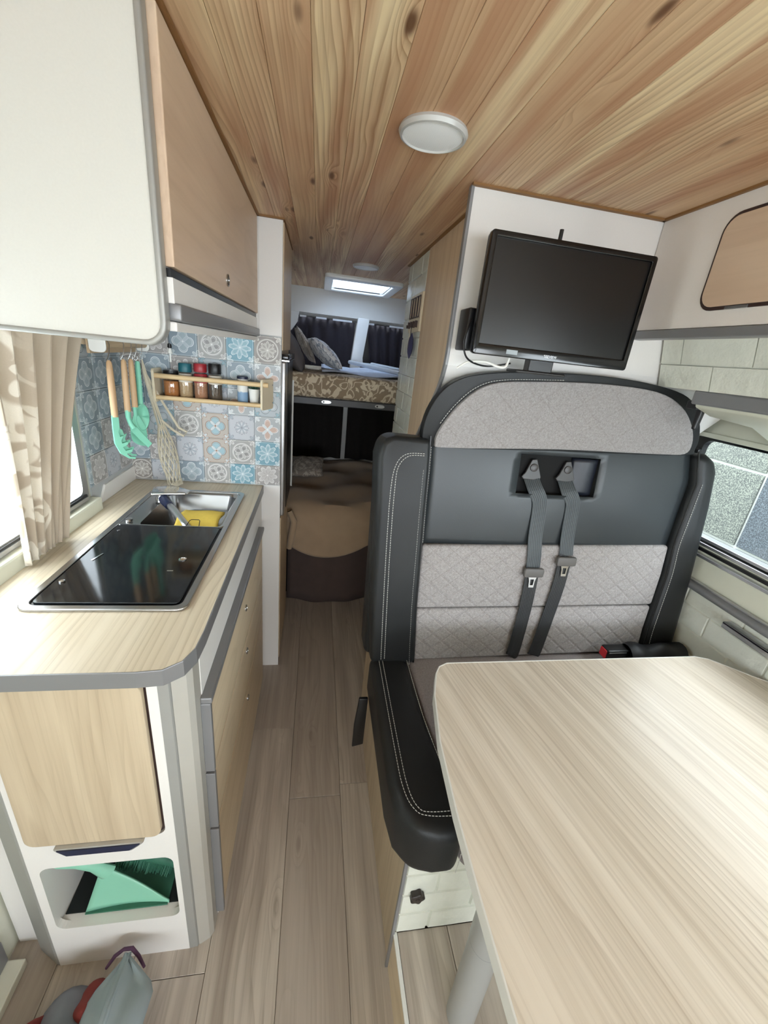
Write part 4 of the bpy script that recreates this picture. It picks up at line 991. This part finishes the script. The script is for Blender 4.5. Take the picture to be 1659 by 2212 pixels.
def pillow(c, ux, uy, un, sx, sy, th, fr_mat, name, label, parent=None, group=None):
    ux, uy, un = Vector(ux).normalized(), Vector(uy).normalized(), Vector(un).normalized(); c = Vector(c)
    def side(sg):
        def fn(u, v):
            a = (u * 2 - 1); b = (v * 2 - 1)
            e = max(0.0, (1 - a * a) * (1 - b * b)) ** 0.45
            pa = a * (1 - 0.07 * (1 - b * b)); pb = b * (1 - 0.07 * (1 - a * a))
            return tuple(c + ux * pa * sx + uy * pb * sy + un * sg * th * e + un * 0.004 * math.sin(a * 9 + b * 7) * e)
        return fn
    m_ = mb().grid(side(1), 24, 24).grid(side(-1), 24, 24)
    o = m_.make(name, fr_mat, parent, smooth=True, recalc=False, angle=180)
    if not parent: tag(o, label, 'pillow', group)
    return o
pillow((0.030, 2.55, 1.472), (0.75, -0.1, -0.62), (-0.1, 1, 0.0), (0.62, -0.35, 0.75), 0.115, 0.16, 0.045, 'pillow', 'patterned_pillow', 'blue and white patterned pillow leaning on the upper bunk', None, 'pillows on the upper bunk')
pillow((-0.085, 2.64, 1.505), (0.5, -0.05, -0.85), (-0.1, 1, 0.0), (0.85, -0.3, 0.5), 0.11, 0.15, 0.024, 'pillow_dark', 'taupe_pillow', 'taupe edged pillow standing between the grey and the blue patterned pillows', None, 'pillows on the upper bunk')
pillow((-0.165, 2.42, 1.495), (0.55, 0.0, -0.83), (0, 1, 0.0), (0.83, -0.1, 0.55), 0.155, 0.17, 0.05, 'grey_pillow', 'grey_pillow', 'plain grey pillow at the far left of the upper bunk', None, 'pillows on the upper bunk')
t = thing('folding_ladder', 'white folded ladder lying on the right side of the upper bunk', 'ladder', (0.5, 2.8, 1.40))
for dx in (0.0, 0.16):
    mb().tube([(0.22 + dx, 3.12, 1.425), (0.47 + dx, 2.42, 1.408)], 0.013, 12).make('rail', 'ladder_white', t, smooth=True)
    mb().tube([(0.4675 + dx, 2.427, 1.408), (0.472 + dx, 2.413, 1.408)], 0.017, 14).make('end_cap', 'beige_profile', t, smooth=True)
for k in range(4):
    f = 0.12 + 0.25 * k; a = Vector((0.22, 3.12, 1.425)).lerp(Vector((0.47, 2.42, 1.408)), f)
    mb().tube([tuple(a), (a.x + 0.16, a.y, a.z)], 0.009, 8).make('rung', 'ladder_white', t, smooth=True)

t = thing('lower_bed', 'low rear bed covered by a tan fleece blanket', 'bed', (0.3, 2.75, 0))
box('base', -0.69, XR - 0.01, 2.34, 3.27, 0.0, 0.52, 'dark', t, 0.01)
def skirt(u, v):
    return (-0.137 + 1.40 * u, 2.275 - 0.05 * math.sin(min(1, u * 2.8) * PI) * (1 - v * 0.3) + 0.008 * math.sin(u * 40), 0.0 + 0.45 * v)
mb().grid(skirt, 50, 8).make('skirt', 'skirt', t, solid=0.01, smooth=True)
def blanket(u, v):
    x = -0.69 + 1.98 * u
    L = v * 1.35; sag = 0.03 * math.sin(x * 9 + 1) + 0.02 * math.sin(x * 23)
    bul = 0.05 * math.sin(min(1, max(0, (x + 0.12) / 0.5)) * PI)
    if L < 0.98: y = 3.27 - L; z = 0.655 + 0.012 * math.sin(x * 14 + y * 9) + 0.010 * math.sin(y * 21 - x * 6) - 0.03 * max(0, (2.7 - y))
    else:
        q = L - 0.98; y = 2.29 - 0.05 * math.sin(min(1, q / 0.09) * PI / 2) - bul * 0.6 - 0.02 * q; z = 0.635 - q * (0.58 + 0.26 * math.sin(PI * min(1, max(0, (x + 0.16) / 0.50)))) + 0.008 * math.sin(x * 14)
    return (x, y, z)
mb().grid(blanket, 90, 70).make('blanket', 'blanket', t, solid=0.02, smooth=True)
mb().tube([(-0.128, 2.20, 0.62), (-0.10, 2.19, 0.56), (-0.115, 2.19, 0.45), (-0.125, 2.195, 0.39)], [0.016, 0.018, 0.02, 0.016], 12, flat=1.0).make('blanket_fold', 'blanket', t, smooth=True)
pillow((-0.045, 2.72, 0.745), (1, 0.1, 0.0), (0.0, 0.8, 0.35), (0, -0.35, 0.9), 0.11, 0.10, 0.04, 'pillow_dark', 'small_cushion', 'small taupe cushion lying on the dark lower bed', None)

def drape(name, label, x0, x1, y, z0, z1, mat, f=60, gather=0.0, cat='curtain', amp=0.014, group=None):
    c = mb().grid(lambda u, v: (x0 + (x1 - x0) * (u * (1 - gather * (1 - v)) + gather * (1 - v) * 0.5) + 0.0, y + amp * math.sin(u * f) * (1.0 - 0.3 * v), z0 + (z1 - z0) * v), 110, 8).make(name, mat, None, smooth=True, solid=0.002)
    return tag(c, label, cat, group)
RC = 'dark curtains over the rear door windows'
drape('rear_curtain_or_shade', 'dark grey curtain over the left rear door window above the bunk', -0.62, 0.255, YB + 0.045, 1.2, 1.70, 'curtain_dark', 55, group=RC)
drape('rear_curtain_or_shade', 'dark grey gathered curtain over the right rear door window above the bunk', 0.35, 1.28, YB + 0.045, 1.2, 1.70, 'curtain_dark', 75, 0.15, group=RC)
drape('rear_curtain_or_shade', 'black cloth added for the shade below the bunk at the left rear door', -0.68, 0.205, YB - 0.045, 0.68, 1.23, 'dark', 50, group=RC)  # black cloth stands in for the deep shade under the bunk
drape('rear_curtain_or_shade', 'black cloth added for the shade below the bunk at the right rear door', 0.24, 1.28, YB - 0.045, 0.68, 1.23, 'dark', 50, group=RC)  # same stand-in for shade on the right half
t = thing('rear_window_strip', 'pale segmented strip across the top of the rear windows', 'rail', (0.2, YB - 0.01, 1.69))
mb().tube([(-0.60, YB + 0.0, 1.700), (1.28, YB + 0.0, 1.700)], 0.003, 6).make('wire', 'black', t)
for x0, x1 in ((-0.145, -0.10), (-0.03, 0.045), (0.09, 0.23), (0.275, 0.395), (0.51, 0.62), (0.70, 0.80)):  # row of separate pale blocks along the window tops
    box('strip_segment', x0, x1, YB - 0.008, YB - 0.002, 1.693, 1.705, 'strip_pale', t, 0.001)

# ------------------------------------------------------------------ right: wardrobe
prof = [(1.120, 1.888), (1.120, 1.52), (1.124, 1.492), (1.136, 1.462), (1.156, 1.432), (1.235, 1.350), (1.335, 1.255), (1.36, 1.20)]
pr2 = [(a + 0.014, b) for a, b in prof]
t = thing('wardrobe', 'tall white fronted wardrobe with wood side, forward curved front behind the bench', 'wardrobe', (0.8, 1.6, 0))
mb().prism(prof + pr2[::-1], 0.340, XR - 0.02, lambda a, b, d: (d, a, b)).make('front_panel', 'white', t)
mb().prism([(a - 0.003, b) for a, b in prof] + [(a + 0.016, b) for a, b in prof[::-1]], 0.333, 0.341, lambda a, b, d: (d, a, b)).make('edge_profile', 'grey_trim', t, 0.0015)
mb().prism([(1.136, 1.887), (1.136, 1.50), (1.16, 1.45), (1.36, 1.25), (1.375, 0.0), (1.735, 0.0), (1.735, 1.887)], 0.3935, 0.41, lambda a, b, d: (d, a, b)).make('side_panel', 'ash_warm', t)
box('body', 0.41, XR - 0.02, 1.385, 2.105, 0, 1.887, 'white', t)
cb = box('brick_panel', 0.399, 0.41, 1.737, 2.105, 0.0, 1.887, 'brick', t)
bricks(cb, '-x', 0.399, 1.737, 2.105, 0.3, 1.887, 0.19, 0.078, 1.737, 0.02)

t = thing('key_rack', 'small wooden key rack with dark slots and pegs on the brick column', 'rack', (0.388, 1.83, 1.60))
box('board', 0.384, 0.3925, 1.725, 1.935, 1.600, 1.742, 'end_wood', t, 0.001)
for k in range(4):
    y = 1.745 + k * 0.047
    frame_mesh(mb(), rrect(y, y + 0.038, 1.652, 1.732, 0.002, 2), rrect(y + 0.004, y + 0.034, 1.656, 1.728, 0.002, 2), 0.381, 0.384, FX).make('slot', 'dark_brown', t)
for k in range(4):
    y = 1.758 + k * 0.047
    mb().box(0.374, 0.384, y, y + 0.004, 1.615, 1.64).box(0.368, 0.374, y, y + 0.004, 1.615, 1.628).make('peg', 'dark_brown', t)
t = thing('key_pouch', 'purple blue oval pouch hanging from the key rack', 'pouch', (0.375, 1.81, 1.49))
mb().tube([(0.371, 1.808, 1.627), (0.370, 1.80, 1.59), (0.372, 1.80, 1.575)], 0.0015, 6).make('cord', 'black', t)
mb().tube([(0.371, 1.808, 1.627), (0.372, 1.835, 1.58), (0.374, 1.85, 1.53)], 0.002, 6).make('loop', 'string', t)
o = mb().lathe([(0, -0.008), (0.02, -0.007), (0.032, 0), (0.02, 0.007), (0, 0.008)], (0, 0, 0), (1, 0, 0), 24).make('body', 'navy_cloth', t, smooth=True, origin=(0, 0, 0))
o.location = Vector((0.376, 1.808, 1.545)) - W[t.name]; o.scale = (1, 1.1, 1.6); o.rotation_euler = (0.15, 0, 0)

t = thing('overhead_locker', 'white overhead locker above the bench with rounded wood flap', 'locker', (1.07, 0.3, 1.61))
box('body', XO + 0.0005, 1.300, 0.22, 1.117, 1.631, 1.888, 'white_warm', t)
mb().prism(rrect(0.30, 0.926, 1.664, 1.852, 0.036, 6), XO - 0.002, XO + 0.002, FX).make('gasket', 'dark_brown', t, 0.001)
mb().prism(rrect(0.307, 0.919, 1.671, 1.845, 0.031, 6), XO - 0.005, XO - 0.0015, FX).make('flap', 'ash_loc', t, 0.001)
box('bottom_profile', XO - 0.004, XO + 0.03, 0.22, 1.117, 1.609, 1.6295, 'grey_trim', t, 0.002)
box('underside', XO + 0.03, 0.965, 0.22, 1.117, 1.622, 1.631, 'white_warm', t)
box('latch', XO - 0.0055, XO - 0.003, 0.80, 0.85, 1.664, 1.669, 'alu', t)

# television
t = thing('television', 'black flat television on a wall arm above the bench headrest', 'television', (0.55, 1.0, 1.525))
frame_mesh(mb(), rrect(0.352, 0.756, 1.524, 1.772, 0.006, 3), rrect(0.364, 0.744, 1.548, 1.760, 0.002, 3), 0.978, 0.996, FY).make('bezel', 'black_gloss', t, 0.002, 3)
box('screen', 0.362, 0.746, 0.984, 0.990, 1.546, 1.762, 'screen', t)
box('back_cover', 0.354, 0.754, 0.990, 1.012, 1.526, 1.770, 'black', t, 0.006, 3)
mb().prism([(1.012, 1.74), (1.045, 1.70), (1.045, 1.58), (1.012, 1.55)], 0.42, 0.69, lambda a, b, d: (d, a, b)).make('back_bulge', 'black', t, 0.004, 3)
mb().box(0.52, 0.59, 1.045, 1.119, 1.62, 1.66).box(0.50, 0.61, 1.105, 1.119, 1.58, 1.70).make('wall_arm', 'black', t, 0.003)
mb().tube([(0.520, 1.004, 1.765), (0.520, 1.004, 1.798)], 0.0045, 10).make('antenna', 'black', t, smooth=True)
mb().box(0.505, 0.568, 0.99, 1.02, 1.496, 1.528).box(0.47, 0.60, 0.98, 1.04, 1.493, 1.500).make('foot', 'black', t, 0.003)
box('sticker', 0.434, 0.462, 0.9765, 0.9785, 1.531, 1.541, 'sticker', t)
tx = bpy.data.curves.new('lettering', 'FONT'); tx.body = "'SEEVIEW"; tx.size = 0.0085; tx.extrude = 0.0002
tmp = bpy.data.objects.new('lettering_tmp', tx); COL.objects.link(tmp); bpy.context.view_layer.update()
lm = bpy.data.meshes.new_from_object(tmp.evaluated_get(bpy.context.evaluated_depsgraph_get())); bpy.data.objects.remove(tmp)
lm.materials.clear(); lm.materials.append(M['alu'])
to = bpy.data.objects.new('lettering', lm); COL.objects.link(to); to.parent = t
to.location = Vector((0.530, 0.9775, 1.5325)) - W[t.name]; to.rotation_euler = (PI / 2, 0, 0)
t2 = tag(mb().box(0.346, 0.366, 1.03, 1.10, 1.53, 1.625).make('media_box', 'black', None, 0.004, 3), 'small black box fixed behind the left edge of the television', 'box')
tag(mb().tube(catmull([(0.352, 1.02, 1.60), (0.342, 1.01, 1.575), (0.338, 1.01, 1.545), (0.350, 1.01, 1.515), (0.385, 1.03, 1.502), (0.43, 1.05, 1.50), (0.47, 1.02, 1.512)], 6), 0.0022, 8).make('black_cable', 'black', None, smooth=True), 'black cable looping out from the left side of the television', 'cable')
tag(mb().tube(catmull([(0.345, 1.05, 1.488), (0.365, 1.03, 1.505), (0.40, 1.01, 1.509), (0.43, 1.00, 1.501), (0.448, 0.998, 1.503), (0.455, 1.0, 1.522)], 6), 0.003, 8).make('white_cable', 'ceramic', None, smooth=True), 'white cable under the lower left corner of the television', 'cable')

# ------------------------------------------------------------------ bench seat
def FB(x, z, d):
    s_ = (z - 0.58) / 0.9935
    return (x, 1.05 + 0.1135 * s_ - 0.9935 * d, z + 0.1135 * d)
LS = [(0.318, 1.30), (0.322, 1.206), (0.324, 1.085), (0.327, 0.979), (0.333, 0.778), (0.345, 0.583)]
RS = [(1.176, 1.315), (1.203, 1.214), (1.190, 1.087), (1.182, 1.002), (1.186, 0.904), (1.178, 0.781), (1.172, 0.690), (1.172, 0.600)]
def seam(S_, z):
    for (xa, za), (xb, zb) in zip(S_, S_[1:]):
        if zb <= z <= za: return xa + (xb - xa) * (za - z) / (za - zb)
    return S_[0][0] if z > S_[0][1] else S_[-1][0]
t = thing('bench_seat', 'double travel seat in black leather with grey quilted fabric', 'seat', (0.75, 0.9, 0.45))
mb().prism([(0.185, 0.585), (1.29, 0.60), (1.285, 1.27), (1.24, 1.30), (0.22, 1.285), (0.18, 1.25)], -0.11, -0.004, FB).make('back_shell', 'leather', t, 0.02, 4)
lb = [(0.200, 0.588), (0.188, 0.80), (0.180, 1.09), (0.172, 1.235), (0.180, 1.275), (0.205, 1.295), (0.318, 1.292)] + [(x, z) for x, z in LS[1:]]
mb().prism(lb, -0.09, 0.048, FB).make('side_bolster', 'leather', t, 0.026, 5)
rb = [(1.298, 0.61), (1.296, 0.90), (1.285, 1.14), (1.272, 1.255), (1.255, 1.29), (1.22, 1.308), (1.178, 1.305)] + [(x, z) for x, z in RS[1:]]
mb().prism(rb[::-1], -0.09, 0.048, FB).make('side_bolster', 'leather', t, 0.026, 5)
# leather upper panel with an opening for the belts
RX0, RX1, RZ_0, RZ_1 = 0.600, 0.862, 1.150, 1.268
def pd(x, z):
    return 0.014 + 0.012 * max(0, math.sin(PI * min(1, max(0, (z - 0.982) / 0.34)))) ** 0.6 * max(0, math.sin(PI * min(1, max(0, (x - 0.32) / 0.87)))) ** 0.5
zl = [0.982 + (RZ_0 - 0.982) * k / 10 for k in range(11)] + [RZ_0 + (RZ_1 - RZ_0) * k / 6 for k in range(1, 7)] + [RZ_1 + 0.047 * k / 3 for k in range(1, 4)]
m_ = mb(); nx = 30
for z in zl:
    a, b = seam(LS, z) + 0.002, seam(RS, z) - 0.002
    for k in range(nx + 1):
        x = a + (RX0 - a) * k / 10 if k <= 10 else (RX0 + (RX1 - RX0) * (k - 10) / 8 if k <= 18 else RX1 + (b - RX1) * (k - 18) / 12)
        m_.v.append(FB(x, z, pd(x, z)))
for j in range(len(zl) - 1):
    for k in range(nx):
        if 10 <= k < 18 and 10 <= j < 16: continue
        a = j * (nx + 1) + k; m_.f.append((a, a + 1, a + nx + 2, a + nx + 1))
up = m_.make('upper_panel', 'leather_grey', t, solid=0.004, smooth=True, recalc=False)
m_ = mb()
for a in ([(RX0, RZ_0), (RX0, RZ_1)], [(RX0, RZ_1), (RX1, RZ_1)], [(RX1, RZ_1), (RX1, RZ_0)], [(RX1, RZ_0), (RX0, RZ_0)]):
    (x0, z0), (x1, z1) = a
    m_.add([FB(x0, z0, 0.024), FB(x1, z1, 0.024), FB(x1, z1, -0.003), FB(x0, z0, -0.003)], [(0, 1, 2, 3)])
m_.add([FB(RX0, RZ_0, -0.003), FB(RX1, RZ_0, -0.003), FB(RX1, RZ_1, -0.003), FB(RX0, RZ_1, -0.003)], [(0, 1, 2, 3)])
rc = m_.make('belt_opening', 'matte_black', t, recalc=False)
mb().grid(lambda u, v: FB(0.782 + 0.10 * u, 1.15 + 0.115 * v, 0.000 + 0.022 * math.sin(u * PI) * (0.4 + 0.6 * v)), 12, 8).make('opening_flap', 'navy_leather', t, solid=0.003, smooth=True)
# quilted fabric panels
mb().prism([(0.332, 0.770), (0.3285, 0.978), (0.60, 0.984), (1.181, 1.000), (1.183, 0.90), (1.176, 0.784), (0.76, 0.776)], -0.005, 0.030, FB).make('upper_cushion', 'fab_q', t, 0.010, 4)
mb().prism([(0.344, 0.585), (0.334, 0.767), (0.76, 0.773), (1.175, 0.780), (1.169, 0.690), (1.170, 0.602)], -0.005, 0.030, FB).make('lower_cushion', 'fab_q', t, 0.010, 4)
# headrest
ho = poly2([(0.298, 1.285), (0.306, 1.37), (0.355, 1.442), (0.441, 1.478), (0.607, 1.498), (0.844, 1.507), (1.04, 1.492), (1.135, 1.458), (1.178, 1.39), (1.182, 1.325), (1.13, 1.300), (0.70, 1.285), (0.36, 1.272)], 5)
def FH(x, z, d):
    yo = 1.05 + 0.1135 * (z - 0.58) / 0.9935 - d; yn = 1.131 - 0.12 * (z - 1.27) - d; k = yn / yo
    return (x * k, yn, 1.5 + (z - 1.5) * k)
hr = mb().prism(ho, -0.012, 0.026, FH).make('headrest', 'leather', t, 0.016, 4)
hf = poly2([(0.330, 1.285), (0.345, 1.335), (0.400, 1.408), (0.470, 1.455), (0.592, 1.473), (0.807, 1.486), (0.985, 1.480), (1.080, 1.447), (1.135, 1.392), (1.152, 1.340), (1.135, 1.308), (1.06, 1.302), (0.95, 1.299), (0.70, 1.293), (0.37, 1.275)], 4)
mb().prism(hf, 0.010, 0.040, FH).make('fabric_front', 'fab_head', hr, 0.010, 4)
# seat cushion
seat_l = [(0.200, 1.045), (0.196, 0.62), (0.205, 0.555), (0.235, 0.512), (0.285, 0.499), (0.348, 0.499), (0.342, 0.62), (0.326, 0.80), (0.322, 1.045)]
mb().prism(seat_l, 0.458, 0.603, FZ).make('seat_bolster', 'leather', t, 0.030, 5)
mb().prism([(0.325, 1.06), (0.330, 0.80), (0.346, 0.62), (0.352, 0.503), (1.295, 0.503), (1.295, 1.06)], 0.462, 0.592, FZ).make('seat_cushion', 'fab_seat', t, 0.022, 4)
# stitching: short dashes of thread
def dashes(m_, P, step=0.0075, ln=0.005, r=0.0009):
    P = catmull(P, 10); acc = 0.0; L = [0.0]
    for a, b in zip(P, P[1:]): L.append(L[-1] + (b - a).length)
    def at(s_):
        for i in range(len(L) - 1):
            if L[i + 1] >= s_: return P[i].lerp(P[i + 1], (s_ - L[i]) / max(1e-9, L[i + 1] - L[i]))
        return P[-1]
    s_ = 0
    while s_ + ln < L[-1]:
        m_.tube([at(s_), at(s_ + ln)], r, 4); s_ += step
m_ = mb()
dashes(m_, [FB(x + 0.006, z, 0.0175) for x, z in LS[:4]] )
dashes(m_, [FB(x - 0.020, z, 0.0475) for x, z in LS[1:]])
for dx, dd in ((0.030, 0.0485), (0.041, 0.0487)):
    dashes(m_, [FB(0.300, 1.266 - dx * 0.5, dd), FB(0.235 + dx * 0.5, 1.262 - dx * 0.5, dd), FB(0.205 + dx * 0.6, 1.235 - dx * 0.6, dd), FB(0.184 + dx, 1.15, dd), FB(0.186 + dx, 1.0, dd), FB(0.193 + dx, 0.80, dd), FB(0.202 + dx, 0.60, dd)])
dashes(m_, [FB(x + 0.018, z, 0.0480) for x, z in RS[1:]])
stuff(m_.make('stitching', 'thread', t))
m_ = mb()
for k_ in (0.027, 0.038):
    dashes(m_, [(0.200 + k_, 1.03, 0.6035), (0.197 + k_, 0.70, 0.6035), (0.200 + k_, 0.60, 0.6035), (0.222 + k_ * 0.8, 0.545 + k_ * 0.3, 0.6035), (0.262 + k_ * 0.4, 0.520 + k_ * 0.7, 0.6035), (0.335, 0.507 + k_, 0.6035)])
dashes(m_, [(0.316, 1.03, 0.6035), (0.318, 0.80, 0.6035), (0.333, 0.62, 0.6035), (0.340, 0.53, 0.6035)])
dashes(m_, [(0.340, 0.498, 0.575), (0.340, 0.4985, 0.52), (0.338, 0.4985, 0.47)])
stuff(m_.make('stitching', 'thread', t))
m_ = mb()
hs = [p for p in hf]; n_ = len(hs)
dashes(m_, [FH(a * 1.0 - 0.006, b + 0.004, 0.0325) for a, b in hs[4:20:2]], 0.0075, 0.005)
stuff(m_.make('stitching', 'thread', hr))
# piping lines at the seams
for S_, dx in ((LS, -0.004), (RS, 0.006)):
    mb().tube([FB(x + dx, z, 0.040) for x, z in S_], 0.0028, 6).make('piping', 'black', t, smooth=True)

# seat box
t = thing('seat_box', 'wood sided box under the bench with white brick patterned front', 'box', (0.75, 0.9, 0))
box('side_panel', 0.246, 0.260, 0.547, 1.355, 0.0, 0.456, 'ash_x', t)
box('edge_strip', 0.239, 0.2475, 0.540, 0.5475, 0.0, 0.457, 'grey_trim', t, 0.001)
box('body', 0.260, XR - 0.01, 0.56, 1.35, 0.153, 0.456, 'dark', t)
fb = box('front_panel', 0.2475, XR - 0.01, 0.549, 0.56, 0.153, 0.456, 'brick', t)
bricks(fb, '-y', 0.549, 0.2475, 1.29, 0.153, 0.456, 0.20, 0.078, 0.33, 0.153)
t = thing('round_knob', 'small dark round knob on the brick patterned front under the bench', 'knob', (0.282, 0.54, 0.318))
kp = [(0.282 + (0.0165 + 0.0022 * math.cos(5 * q)) * math.cos(q), 0.318 + (0.0165 + 0.0022 * math.cos(5 * q)) * math.sin(q)) for q in [k * PI / 20 for k in range(40)]]
mb().prism(kp, 0.528, 0.5435, FY).make('grip', 'knob_brown', t, 0.003, 3)
mb().lathe([(0.006, 0), (0.005, 0.002), (0, 0.0025)], (0.282, 0.528, 0.318), (0, -1, 0), 14).make('centre_cap', 'knob_brown', t, smooth=True)
# step platform
t = thing('raised_step', 'raised vinyl covered floor step in front of the bench with pale edge strip', 'step', (0.8, -0.2, 0))
box('body', 0.252, XR - 0.005, -0.9, 0.545, 0.0, 0.146, 'dark_brown', t)
box('side_face', 0.246, 0.2525, -0.9, 0.545, 0.0, 0.150, 'ash_d', t)
box('edge_strip', 0.2445, 0.254, -0.9, 0.545, 0.148, 0.155, 'ceramic', t, 0.001)
for i, (x0, x1) in enumerate(((0.2545, 0.385), (0.385, 0.566), (0.566, 0.747), (0.747, 0.928), (0.928, 1.109), (1.109, 1.29))):
    cut = (-0.05, 0.30, -0.4, 0.1, 0.25, -0.2)[i]
    for a, b in ((-0.9, cut), (cut, 0.545)):
        piece('plank', slab_mesh(x1 - x0 - 0.0016, b - a - 0.0016, 0.007, 0.0008, M['vinyl']), ((x0 + x1) / 2, (a + b) / 2, 0.146), '+z', t)

# seat belts
BG = 'seat belts hanging down the bench back'
def belt(name, label, top, pts, zt_, bright):
    x0 = top
    t = thing(name, label, 'seat belt', FB(x0, 0.6, 0.05), BG)
    P1 = [FB(x, z, d) for x, z, d in pts if z >= zt_]; P2 = [FB(x, z, d) for x, z, d in pts if z <= zt_ + 0.02]
    mb().ribbon(catmull(P1, 4), 0.047, (0, -1, 0.1)).make('shoulder_webbing', 'web', t)
    mb().ribbon(catmull(P2, 4), 0.045, (0, -1, 0.1)).make('lap_webbing', 'web_dark', t)
    x, z, d = min(pts, key=lambda p: abs(p[1] - zt_))
    tg = mb().prism(rrect(x - 0.033, x + 0.033, z - 0.016, z + 0.014, 0.006, 3), d + 0.002, d + 0.014, FB).make('tongue_cover', 'tongue', t, 0.004, 3)
    mt = 'chrome' if bright else 'steel'
    frame_mesh(mb(), [(x - 0.014, z - 0.016), (x + 0.014, z - 0.016), (x + 0.010, z - 0.030), (x + 0.0085, z - 0.052), (x - 0.0085, z - 0.052), (x - 0.010, z - 0.030)],
        [(x - 0.006, z - 0.024), (x + 0.006, z - 0.024), (x + 0.006, z - 0.030), (x + 0.005, z - 0.044), (x - 0.005, z - 0.044), (x - 0.006, z - 0.030)], d + 0.003, d + 0.007, FB).make('tongue_plate', mt, tg)
    pl_ = mb().prism([(x0 - 0.036, 1.200), (x0 - 0.026, 1.212), (x0 - 0.010, 1.252), (x0 + 0.006, 1.254), (x0 + 0.028, 1.200), (x0 + 0.024, 1.190), (x0 - 0.030, 1.192)], 0.004, 0.012, FB).make('anchor_plate', 'anchor', t, 0.002)
    a = Vector(FB(x0 - 0.001, 1.228, 0.012)); mb().lathe([(0.012, 0), (0.012, 0.003), (0.008, 0.004), (0, 0.004)], a, (0, -0.99, 0.11), 18).make('bolt', 'knob_brown', pl_, smooth=True)
belt('seat_belt', 'left of the two seat belts, its dull tongue hanging lower', 0.655, [(0.652, 1.200, 0.006), (0.664, 1.165, 0.024), (0.680, 1.135, 0.031), (0.686, 1.10, 0.030), (0.688, 1.02, 0.032), (0.693, 0.96, 0.038), (0.696, 0.905, 0.040), (0.697, 0.86, 0.040), (0.694, 0.76, 0.040), (0.682, 0.62, 0.040), (0.678, 0.600, 0.035)], 0.905, False)
belt('seat_belt', 'right of the two seat belts, its shiny tongue hanging higher', 0.768, [(0.765, 1.200, 0.006), (0.775, 1.165, 0.024), (0.792, 1.135, 0.031), (0.797, 1.10, 0.030), (0.799, 1.02, 0.032), (0.803, 0.96, 0.038), (0.801, 0.945, 0.040), (0.797, 0.86, 0.040), (0.782, 0.75, 0.040), (0.762, 0.62, 0.040), (0.758, 0.600, 0.035)], 0.950, True)
t = thing('belt_buckle', 'black seat belt buckle with red button lying on the bench', 'buckle', (1.03, 0.975, 0.593))
mb().box(0.990, 1.075, 0.962, 1.000, 0.622, 0.660).make('body', 'black', t, 0.005, 3)
mb().prism(rrect(0.966, 0.996, 0.626, 0.656, 0.004, 3), 0.9875, 0.9915, FX).make('release_button', 'red_btn', t, 0.001)
mb().box(0.995, 1.06, 0.9608, 0.9618, 0.651, 0.654).make('seam_line', 'alu', t)
c = mb().grid(lambda u, v: (1.07 + 0.215 * u, 0.975 + 0.042 * math.cos(v * 2 * PI) * (0.8 + 0.2 * math.sin(u * 9)), 0.637 + (0.034 + 0.006 * math.sin(u * 13)) * math.sin(v * 2 * PI)), 24, 16).make('buckle_pouch', 'dark_nylon', None, smooth=True)
tag(c, 'crumpled black nylon pouch behind the red buckle at the wall end of the bench', 'pouch')
t = tag(mb().prism([(0.168, 0.50), (0.196, 0.50), (0.196, 0.305), (0.160, 0.295), (0.160, 0.39)], 0.955, 0.966, FY).make('hanging_strap', 'black', None, 0.003, 3), 'short black strap hanging off the aisle side of the bench', 'strap')

# ------------------------------------------------------------------ table
t = thing('dining_table', 'pale wood grained table with white edge on a single grey leg', 'table', (0.8, 0.25, 0.153))
to_ = [(0.372, 0.826), (1.155, 0.828), (1.19, 0.817), (1.235, 0.775), (1.265, 0.745), (1.302, 0.715), (1.302, -0.30), (0.38, -0.30), (0.31, -0.15), (0.284, 0.0), (0.277, 0.203), (0.2775, 0.33), (0.2805, 0.456), (0.290, 0.597), (0.312, 0.722), (0.334, 0.790), (0.349, 0.814)]
mb().prism(to_, 0.722, 0.7495, FZ).make('tabletop', 'ash_table', t)
cx, cy = 0.8, 0.3
to2 = []
for i, (a, b) in enumerate(to_):
    p, n2 = to_[i - 1], to_[(i + 1) % len(to_)]
    tx_, ty_ = n2[0] - p[0], n2[1] - p[1]; L = math.hypot(tx_, ty_); to2.append((a - ty_ / L * 0.0035, b + tx_ / L * 0.0035))
frame_mesh(mb(), to2, [(a, b) for a, b in to_], 0.7205, 0.7502, FZ).make('edging', 'edge_white', t, 0.0008)
mb().lathe([(0.031, 0.0), (0.031, 0.30), (0.0325, 0.30), (0.0325, 0.58), (0.031, 0.581)], (0.371, 0.394, 0.1535), (0, 0, 1), 32).make('leg', 'leg_grey', t, smooth=True)
mb().lathe([(0.0322, 0), (0.0322, 0.003), (0.0310, 0.003)], (0.371, 0.394, 0.4515), (0, 0, 1), 32).make('leg_joint', 'grey_trim', t, smooth=True)
